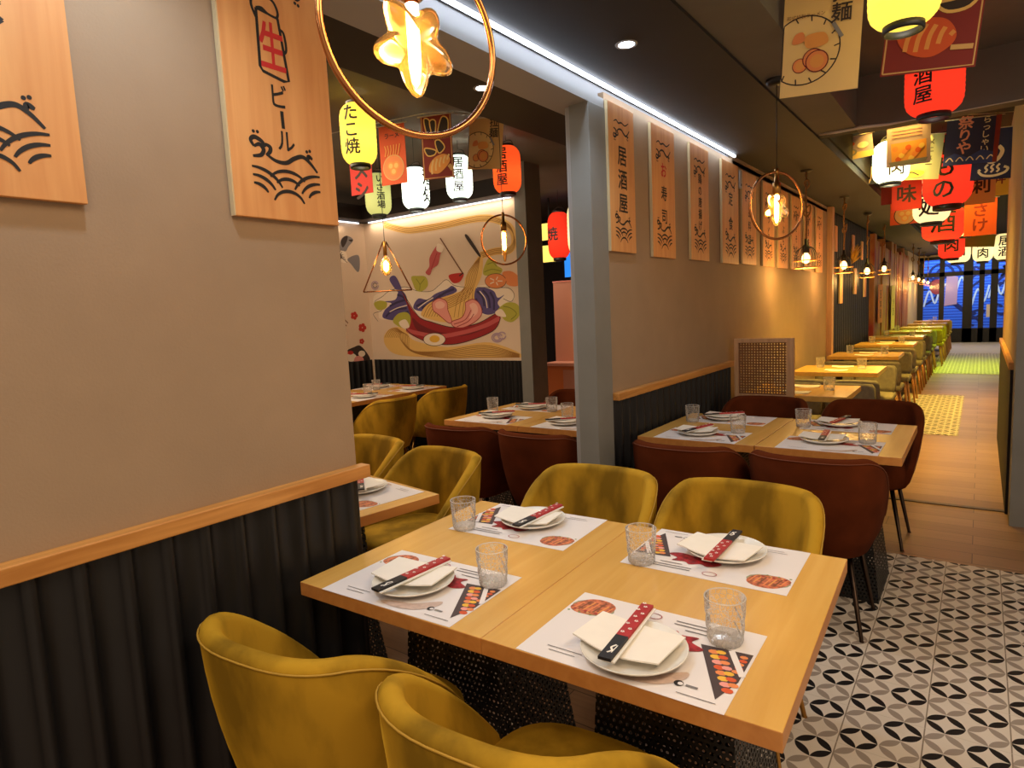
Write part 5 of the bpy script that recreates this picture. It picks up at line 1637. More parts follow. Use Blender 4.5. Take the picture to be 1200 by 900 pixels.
# ------------------------------------------------------------------ wall pictures
def paint(items, to3, name, label):
    mb = MB()
    A = Art(mb, to3, 0.001, 0.00006)
    for it in items:
        if it[0] == 'f':
            A.fill(it[2], 'art_' + it[1], bool(it[3]))
        else:
            A.stroke(it[3], it[2], 'art_' + it[1])
    tag(mb.build(name), label, 'wall picture')
paint([('s', 'noodle', 0.0707, [(-5.386, 2.473), (-5.064, 2.378), (-4.781, 2.362), (-4.456, 2.363), (-4.199, 2.374), (-3.954, 2.368), (-3.77, 2.318), (-3.638, 2.231), (-3.605, 2.103), (-3.672, 2.029), (-3.834, 2.035), (-4.026, 2.013)]),
('s', 'noodle_line', 0.0068, [(-5.393, 2.496), (-5.072, 2.401), (-4.788, 2.385), (-4.463, 2.385), (-4.206, 2.395), (-3.961, 2.389), (-3.776, 2.339), (-3.644, 2.251), (-3.611, 2.123), (-3.679, 2.05), (-3.84, 2.056), (-4.033, 2.034)]),
('s', 'noodle_line', 0.0068, [(-5.389, 2.481), (-5.067, 2.387), (-4.783, 2.37), (-4.459, 2.371), (-4.201, 2.382), (-3.957, 2.375), (-3.772, 2.326), (-3.64, 2.238), (-3.607, 2.11), (-3.675, 2.037), (-3.836, 2.043), (-4.029, 2.02)]),
('s', 'noodle_line', 0.0068, [(-5.383, 2.464), (-5.062, 2.37), (-4.778, 2.354), (-4.454, 2.355), (-4.196, 2.366), (-3.952, 2.36), (-3.767, 2.311), (-3.636, 2.224), (-3.603, 2.096), (-3.67, 2.022), (-3.831, 2.028), (-4.024, 2.005)]),
('s', 'noodle_line', 0.0068, [(-5.378, 2.449), (-5.057, 2.355), (-4.773, 2.339), (-4.449, 2.341), (-4.192, 2.353), (-3.948, 2.347), (-3.763, 2.298), (-3.632, 2.211), (-3.599, 2.083), (-3.666, 2.009), (-3.827, 2.015), (-4.02, 1.992)]),
('f', 'noodle', [(-5.511, 1.228), (-5.408, 1.313), (-5.253, 1.331), (-5.136, 1.286), (-5.027, 1.179), (-4.555, 1.103), (-4.035, 1.148), (-3.797, 1.108), (-3.593, 1.032), (-3.607, 0.995), (-4.299, 0.989), (-4.985, 0.996), (-5.343, 1.028), (-5.491, 1.119)], 1),
('s', 'noodle_line', 0.0068, [(-5.497, 1.217), (-5.41, 1.302), (-5.27, 1.31), (-5.236, 1.181), (-5.04, 1.043), (-4.564, 0.986), (-4.045, 0.998), (-3.606, 0.997)]),
('s', 'noodle_line', 0.0068, [(-5.465, 1.217), (-5.383, 1.297), (-5.247, 1.298), (-5.218, 1.167), (-5.023, 1.044), (-4.563, 0.997), (-4.044, 1.015), (-3.606, 1.001)]),
('s', 'noodle_line', 0.0068, [(-5.434, 1.216), (-5.356, 1.292), (-5.225, 1.285), (-5.199, 1.153), (-5.007, 1.045), (-4.562, 1.008), (-4.043, 1.031), (-3.606, 1.005)]),
('s', 'noodle_line', 0.0068, [(-5.403, 1.216), (-5.329, 1.286), (-5.203, 1.273), (-5.18, 1.139), (-4.991, 1.047), (-4.561, 1.019), (-4.042, 1.048), (-3.606, 1.009)]),
('s', 'noodle_line', 0.0068, [(-5.373, 1.215), (-5.303, 1.281), (-5.181, 1.261), (-5.162, 1.125), (-4.975, 1.048), (-4.56, 1.03), (-4.041, 1.065), (-3.605, 1.013)]),
('s', 'noodle_line', 0.0068, [(-5.342, 1.215), (-5.276, 1.276), (-5.159, 1.249), (-5.143, 1.11), (-4.959, 1.049), (-4.56, 1.041), (-4.04, 1.082), (-3.605, 1.018)]),
('s', 'noodle_line', 0.0068, [(-5.311, 1.214), (-5.25, 1.271), (-5.137, 1.237), (-5.125, 1.096), (-4.943, 1.051), (-4.559, 1.052), (-4.038, 1.099), (-3.605, 1.022)]),
('s', 'noodle_line', 0.0068, [(-5.281, 1.214), (-5.223, 1.265), (-5.115, 1.225), (-5.107, 1.082), (-4.927, 1.052), (-4.558, 1.063), (-4.037, 1.116), (-3.605, 1.026)]),
('f', 'white', [(-5.647, 1.624), (-5.606, 1.709), (-5.366, 1.738), (-5.121, 1.77), (-4.949, 1.734), (-4.726, 1.701), (-4.5, 1.806), (-4.247, 1.712), (-4.046, 1.718), (-3.853, 1.725), (-3.694, 1.66), (-3.63, 1.583), (-3.679, 1.531), (-3.825, 1.426), (-5.034, 1.429), (-5.523, 1.424), (-5.578, 1.513)], 1),
('s', 'line', 0.0054, [(-5.589, 1.404), (-5.661, 1.494), (-5.512, 1.532), (-5.631, 1.623), (-5.497, 1.681), (-5.366, 1.738), (-5.121, 1.77), (-4.922, 1.712), (-4.726, 1.701), (-4.611, 1.754), (-4.5, 1.806), (-4.399, 1.741), (-4.247, 1.712)]),
('s', 'line', 0.0054, [(-4.097, 1.703), (-3.856, 1.684), (-3.694, 1.669), (-3.634, 1.602), (-3.678, 1.54), (-3.769, 1.572)]),
('f', 'purple', [(-5.505, 1.445), (-5.465, 1.53), (-5.349, 1.599), (-5.487, 1.627), (-5.284, 1.639), (-5.214, 1.74), (-5.114, 1.682), (-5.084, 1.535), (-5.079, 1.42), (-5.306, 1.407)], 1),
('f', 'purple', [(-5.01, 1.532), (-4.929, 1.631), (-4.789, 1.614), (-4.673, 1.668), (-4.507, 1.708), (-4.426, 1.738), (-4.365, 1.68), (-4.514, 1.63), (-4.68, 1.578), (-4.855, 1.495)], 1),
('f', 'purple', [(-4.135, 1.686), (-3.999, 1.693), (-3.882, 1.652), (-3.838, 1.585), (-3.755, 1.608), (-3.841, 1.539), (-3.811, 1.463), (-3.968, 1.422), (-4.087, 1.474), (-4.142, 1.591)], 1),
('s', 'purple_dark', 0.0245, [(-5.457, 1.454), (-5.326, 1.524), (-5.113, 1.536)]),
('s', 'purple_dark', 0.0245, [(-5.383, 1.569), (-5.257, 1.606), (-5.104, 1.63)]),
('s', 'purple_dark', 0.0245, [(-5.304, 1.428), (-5.178, 1.476), (-5.087, 1.494)]),
('s', 'purple_dark', 0.0245, [(-5.249, 1.689), (-5.161, 1.664), (-5.101, 1.598)]),
('s', 'purple_dark', 0.0245, [(-4.965, 1.551), (-4.847, 1.586), (-4.732, 1.621)]),
('s', 'purple_dark', 0.0245, [(-4.881, 1.527), (-4.736, 1.581), (-4.592, 1.654)]),
('s', 'purple_dark', 0.0245, [(-4.621, 1.635), (-4.51, 1.679), (-4.402, 1.702)]),
('s', 'purple_dark', 0.0245, [(-4.099, 1.665), (-4.029, 1.604), (-4.011, 1.509)]),
('s', 'purple_dark', 0.0245, [(-4.025, 1.67), (-3.957, 1.6), (-3.94, 1.487)]),
('s', 'purple_dark', 0.0245, [(-3.93, 1.646), (-3.887, 1.569), (-3.893, 1.466)]),
('s', 'purple_dark', 0.0245, [(-4.117, 1.59), (-4.084, 1.531), (-4.038, 1.472)]),
('s', 'white', 0.0109, [(-5.389, 1.505), (-5.263, 1.543), (-5.104, 1.567)]),
('s', 'white', 0.0109, [(-4.938, 1.529), (-4.819, 1.585), (-4.704, 1.63)]),
('s', 'white', 0.0109, [(-4.062, 1.663), (-3.994, 1.584), (-3.976, 1.489)]),
('f', 'noodle', [(-4.901, 1.466), (-4.793, 1.563), (-4.623, 1.616), (-4.405, 1.659), (-4.273, 1.694), (-4.24, 1.807), (-4.13, 1.932), (-4.039, 2.014), (-4.0, 1.977), (-4.028, 1.811), (-4.124, 1.666), (-4.132, 1.552), (-4.107, 1.475), (-4.269, 1.394), (-4.534, 1.363), (-4.806, 1.412)], 1),
('s', 'noodle_line', 0.0068, [(-4.866, 1.434), (-4.766, 1.552), (-4.569, 1.603), (-4.354, 1.651), (-4.245, 1.731), (-4.198, 1.861), (-4.032, 2.002)]),
('s', 'noodle_line', 0.0068, [(-4.826, 1.433), (-4.731, 1.541), (-4.539, 1.592), (-4.331, 1.644), (-4.227, 1.727), (-4.179, 1.857), (-4.032, 2.002)]),
('s', 'noodle_line', 0.0068, [(-4.786, 1.431), (-4.695, 1.531), (-4.508, 1.582), (-4.308, 1.638), (-4.209, 1.724), (-4.159, 1.854), (-4.032, 2.002)]),
('s', 'noodle_line', 0.0068, [(-4.746, 1.43), (-4.66, 1.52), (-4.478, 1.571), (-4.285, 1.632), (-4.192, 1.72), (-4.14, 1.85), (-4.032, 2.002)]),
('s', 'noodle_line', 0.0068, [(-4.706, 1.429), (-4.626, 1.51), (-4.448, 1.561), (-4.262, 1.625), (-4.174, 1.717), (-4.121, 1.846), (-4.032, 2.002)]),
('s', 'noodle_line', 0.0068, [(-4.667, 1.427), (-4.591, 1.499), (-4.418, 1.551), (-4.239, 1.619), (-4.156, 1.713), (-4.102, 1.842), (-4.032, 2.002)]),
('s', 'noodle_line', 0.0068, [(-4.628, 1.426), (-4.557, 1.489), (-4.388, 1.541), (-4.217, 1.613), (-4.139, 1.709), (-4.083, 1.838), (-4.032, 2.002)]),
('s', 'noodle_line', 0.0068, [(-4.424, 1.409), (-4.389, 1.526), (-4.343, 1.621), (-4.247, 1.712)]),
('s', 'noodle_line', 0.0068, [(-4.367, 1.407), (-4.337, 1.523), (-4.297, 1.618), (-4.221, 1.71)]),
('s', 'noodle_line', 0.0068, [(-4.31, 1.405), (-4.286, 1.521), (-4.251, 1.616), (-4.196, 1.709)]),
('s', 'noodle_line', 0.0068, [(-4.253, 1.403), (-4.235, 1.519), (-4.205, 1.614), (-4.171, 1.707)]),
('s', 'noodle_line', 0.0068, [(-4.198, 1.401), (-4.184, 1.517), (-4.16, 1.611), (-4.146, 1.706)]),
('f', 'red', [(-5.183, 1.748), (-5.092, 1.608), (-4.945, 1.447), (-4.753, 1.375), (-4.432, 1.307), (-4.122, 1.338), (-3.872, 1.432), (-3.815, 1.385), (-3.918, 1.26), (-4.287, 1.154), (-4.58, 1.129), (-4.883, 1.173), (-5.109, 1.26), (-5.14, 1.307), (-5.06, 1.409), (-5.103, 1.578)], 1),
('f', 'red_dark', [(-5.034, 1.429), (-4.897, 1.343), (-4.651, 1.265), (-4.384, 1.246), (-4.075, 1.292), (-3.851, 1.381), (-4.026, 1.281), (-4.308, 1.219), (-4.655, 1.219), (-4.96, 1.282)], 1),
('s', 'red_light', 0.0435, [(-5.135, 1.296), (-4.962, 1.257), (-4.655, 1.219), (-4.332, 1.249), (-4.024, 1.312), (-3.827, 1.385)]),
('s', 'line', 0.0082, [(-5.183, 1.748), (-5.093, 1.598), (-5.06, 1.409), (-5.14, 1.307), (-4.883, 1.173), (-4.58, 1.129), (-4.287, 1.154), (-3.918, 1.26), (-3.815, 1.385)]),
('s', 'line', 0.0082, [(-5.183, 1.748), (-4.945, 1.447), (-4.753, 1.375), (-4.432, 1.307), (-4.122, 1.338), (-3.872, 1.432)]),
('f', 'pink', [(-4.722, 1.58), (-4.622, 1.62), (-4.517, 1.581), (-4.503, 1.491), (-4.458, 1.38), (-4.503, 1.356), (-4.636, 1.446), (-4.715, 1.499)], 1),
('f', 'pink_light', [(-4.676, 1.568), (-4.603, 1.589), (-4.541, 1.552), (-4.576, 1.514), (-4.658, 1.517)], 1),
('s', 'red', 0.0082, [(-4.722, 1.58), (-4.622, 1.62), (-4.517, 1.581), (-4.503, 1.491), (-4.458, 1.38), (-4.503, 1.356), (-4.636, 1.446), (-4.715, 1.499), (-4.722, 1.58)]),
('f', 'pink', [(-4.258, 1.558), (-4.154, 1.586), (-4.071, 1.534), (-4.048, 1.435), (-4.145, 1.357), (-4.302, 1.303), (-4.432, 1.314), (-4.459, 1.367), (-4.32, 1.406), (-4.263, 1.481)], 1),
('f', 'pink_light', [(-4.204, 1.527), (-4.145, 1.549), (-4.098, 1.503), (-4.115, 1.437), (-4.219, 1.393), (-4.175, 1.468)], 1),
('s', 'red', 0.0082, [(-4.258, 1.558), (-4.154, 1.586), (-4.071, 1.534), (-4.048, 1.435), (-4.145, 1.357), (-4.302, 1.303), (-4.432, 1.314), (-4.459, 1.367), (-4.32, 1.406), (-4.263, 1.481), (-4.258, 1.558)]),
('s', 'red', 0.0082, [(-4.43, 1.34), (-4.27, 1.384), (-4.187, 1.478)]),
('s', 'red', 0.0082, [(-4.392, 1.313), (-4.233, 1.364), (-4.152, 1.438)]),
('f', 'line', [(-4.559, 1.183), (-4.572, 1.158), (-4.605, 1.136), (-4.654, 1.121), (-4.712, 1.114), (-4.772, 1.117), (-4.826, 1.129), (-4.866, 1.149), (-4.886, 1.174), (-4.884, 1.201), (-4.859, 1.225), (-4.816, 1.244), (-4.76, 1.255), (-4.7, 1.256), (-4.643, 1.248), (-4.597, 1.231), (-4.568, 1.209)], 1),
('f', 'white', [(-4.567, 1.183), (-4.58, 1.16), (-4.611, 1.14), (-4.657, 1.126), (-4.712, 1.12), (-4.769, 1.123), (-4.82, 1.134), (-4.858, 1.152), (-4.877, 1.175), (-4.875, 1.2), (-4.852, 1.222), (-4.811, 1.239), (-4.759, 1.249), (-4.701, 1.25), (-4.647, 1.242), (-4.604, 1.227), (-4.576, 1.207)], 1),
('f', 'yolk', [(-4.643, 1.19), (-4.649, 1.177), (-4.665, 1.165), (-4.687, 1.156), (-4.714, 1.153), (-4.741, 1.154), (-4.766, 1.161), (-4.784, 1.172), (-4.793, 1.185), (-4.791, 1.2), (-4.78, 1.213), (-4.761, 1.223), (-4.735, 1.229), (-4.708, 1.23), (-4.682, 1.225), (-4.661, 1.217), (-4.647, 1.204)], 1),
('f', 'green', [(-5.009, 1.871), (-4.908, 1.874), (-4.796, 1.856), (-4.77, 1.764), (-4.866, 1.705), (-4.95, 1.724), (-4.987, 1.788)], 1),
('s', 'green_dark', 0.0082, [(-4.939, 1.846), (-4.887, 1.782), (-4.898, 1.721)]),
('s', 'green_dark', 0.0082, [(-4.812, 1.837), (-4.882, 1.781)]),
('f', 'green', [(-3.999, 1.874), (-3.933, 1.971), (-3.862, 1.956), (-3.824, 1.897), (-3.763, 1.856), (-3.801, 1.813), (-3.919, 1.807), (-3.996, 1.818)], 1),
('s', 'green_dark', 0.0082, [(-3.989, 1.846), (-3.892, 1.866), (-3.776, 1.839)]),
('s', 'green_dark', 0.0082, [(-3.948, 1.917), (-3.876, 1.929), (-3.831, 1.889)]),
('f', 'green', [(-5.344, 1.397), (-5.254, 1.479), (-5.117, 1.491), (-5.058, 1.43), (-5.097, 1.323), (-5.223, 1.326)], 1),
('f', 'white', [(-5.248, 1.384), (-5.139, 1.412), (-5.088, 1.327), (-5.193, 1.319)], 1),
('f', 'green', [(-5.639, 1.613), (-5.533, 1.64), (-5.425, 1.614), (-5.447, 1.55), (-5.576, 1.534)], 1),
('f', 'green', [(-3.846, 1.464), (-3.725, 1.533), (-3.6, 1.509), (-3.576, 1.417), (-3.667, 1.343), (-3.758, 1.359), (-3.802, 1.407)], 1),
('f', 'white', [(-3.875, 1.447), (-3.798, 1.472), (-3.744, 1.396), (-3.849, 1.409)], 1),
('s', 'green_dark', 0.0082, [(-3.773, 1.499), (-3.682, 1.476), (-3.617, 1.419), (-3.688, 1.366)]),
('f', 'orange', [(-3.765, 1.82), (-3.661, 1.83), (-3.574, 1.77), (-3.586, 1.686), (-3.714, 1.707)], 1),
('f', 'orange', [(-3.722, 1.74), (-3.732, 1.715), (-3.758, 1.694), (-3.797, 1.681), (-3.844, 1.676), (-3.892, 1.682), (-3.935, 1.696), (-3.967, 1.718), (-3.984, 1.744), (-3.982, 1.771), (-3.962, 1.794), (-3.928, 1.812), (-3.884, 1.82), (-3.835, 1.819), (-3.789, 1.809), (-3.752, 1.79), (-3.729, 1.766)], 1),
('s', 'line', 0.0054, [(-3.722, 1.74), (-3.732, 1.715), (-3.758, 1.694), (-3.797, 1.681), (-3.844, 1.676), (-3.892, 1.682), (-3.935, 1.696), (-3.967, 1.718), (-3.984, 1.744), (-3.982, 1.771), (-3.962, 1.794), (-3.928, 1.812), (-3.884, 1.82), (-3.835, 1.819), (-3.789, 1.809), (-3.752, 1.79), (-3.729, 1.766)]),
('s', 'white', 0.0109, [(-3.828, 1.747), (-3.768, 1.743)]),
('s', 'white', 0.0109, [(-3.845, 1.736), (-3.828, 1.705)]),
('s', 'white', 0.0109, [(-3.871, 1.742), (-3.922, 1.727)]),
('s', 'white', 0.0109, [(-3.87, 1.758), (-3.919, 1.779)]),
('s', 'white', 0.0109, [(-3.844, 1.76), (-3.823, 1.789)]),
('s', 'brown', 0.0136, [(-4.553, 2.239), (-4.263, 1.843)]),
('f', 'red_light', [(-4.591, 2.175), (-4.521, 2.143), (-4.567, 2.065), (-4.605, 1.971), (-4.684, 1.934), (-4.734, 1.87), (-4.792, 1.902), (-4.731, 1.961), (-4.715, 2.059)], 1),
('f', 'white', [(-4.59, 2.185), (-4.513, 2.148), (-4.544, 2.092), (-4.614, 2.119)], 1),
('s', 'red', 0.0082, [(-4.611, 2.089), (-4.659, 2.005), (-4.707, 1.929)]),
('f', 'crimson', [(-4.465, 1.846), (-4.338, 1.862), (-4.257, 1.847), (-4.314, 1.774), (-4.41, 1.767)], 1),
('s', 'line', 0.0136, [(-4.32, 1.832), (-4.262, 1.857)]),
('f', 'line', [(-4.21, 2.212), (-4.172, 2.221), (-4.03, 2.026), (-4.056, 2.015)], 1),
('s', 'lilac', 0.0136, [(-3.801, 1.192), (-3.807, 1.177), (-3.82, 1.164), (-3.84, 1.155), (-3.864, 1.151), (-3.888, 1.153), (-3.91, 1.16), (-3.926, 1.172), (-3.934, 1.186), (-3.933, 1.202), (-3.923, 1.216), (-3.906, 1.227), (-3.883, 1.234), (-3.859, 1.235), (-3.835, 1.23), (-3.817, 1.221), (-3.805, 1.207)]),
('s', 'lilac', 0.0136, [(-3.825, 1.192), (-3.828, 1.183), (-3.837, 1.174), (-3.85, 1.169), (-3.865, 1.166), (-3.881, 1.167), (-3.895, 1.172), (-3.905, 1.179), (-3.91, 1.189), (-3.909, 1.199), (-3.903, 1.208), (-3.892, 1.215), (-3.878, 1.219), (-3.862, 1.22), (-3.847, 1.217), (-3.835, 1.211), (-3.827, 1.202)]),
('s', 'lilac', 0.0136, [(-3.76, 1.21), (-3.764, 1.198), (-3.774, 1.188), (-3.788, 1.18), (-3.805, 1.177), (-3.822, 1.179), (-3.837, 1.184), (-3.848, 1.194), (-3.854, 1.206), (-3.853, 1.218), (-3.846, 1.229), (-3.834, 1.238), (-3.818, 1.244), (-3.801, 1.244), (-3.784, 1.241), (-3.771, 1.233), (-3.763, 1.222)]),
('s', 'lilac', 0.0136, [(-5.541, 1.813), (-5.546, 1.797), (-5.559, 1.785), (-5.576, 1.776), (-5.597, 1.773), (-5.618, 1.776), (-5.636, 1.784), (-5.649, 1.797), (-5.656, 1.812), (-5.654, 1.828), (-5.645, 1.842), (-5.629, 1.853), (-5.609, 1.858), (-5.588, 1.858), (-5.568, 1.853), (-5.553, 1.842), (-5.543, 1.828)]),
('s', 'purple_dark', 0.0082, [(-5.563, 1.814), (-5.566, 1.805), (-5.574, 1.797), (-5.585, 1.792), (-5.597, 1.79), (-5.61, 1.792), (-5.621, 1.797), (-5.629, 1.804), (-5.633, 1.814), (-5.632, 1.823), (-5.626, 1.832), (-5.617, 1.838), (-5.605, 1.841), (-5.592, 1.841), (-5.58, 1.838), (-5.57, 1.832), (-5.564, 1.823)]),
('f', 'purple', [(-5.354, 1.864), (-5.259, 1.899), (-5.168, 1.747), (-5.231, 1.72)], 1)], lambda x, z, h: (x, 5.0 - h, z), 'mural', 'painted mural of a red bowl of noodles riding purple waves, across the left room')
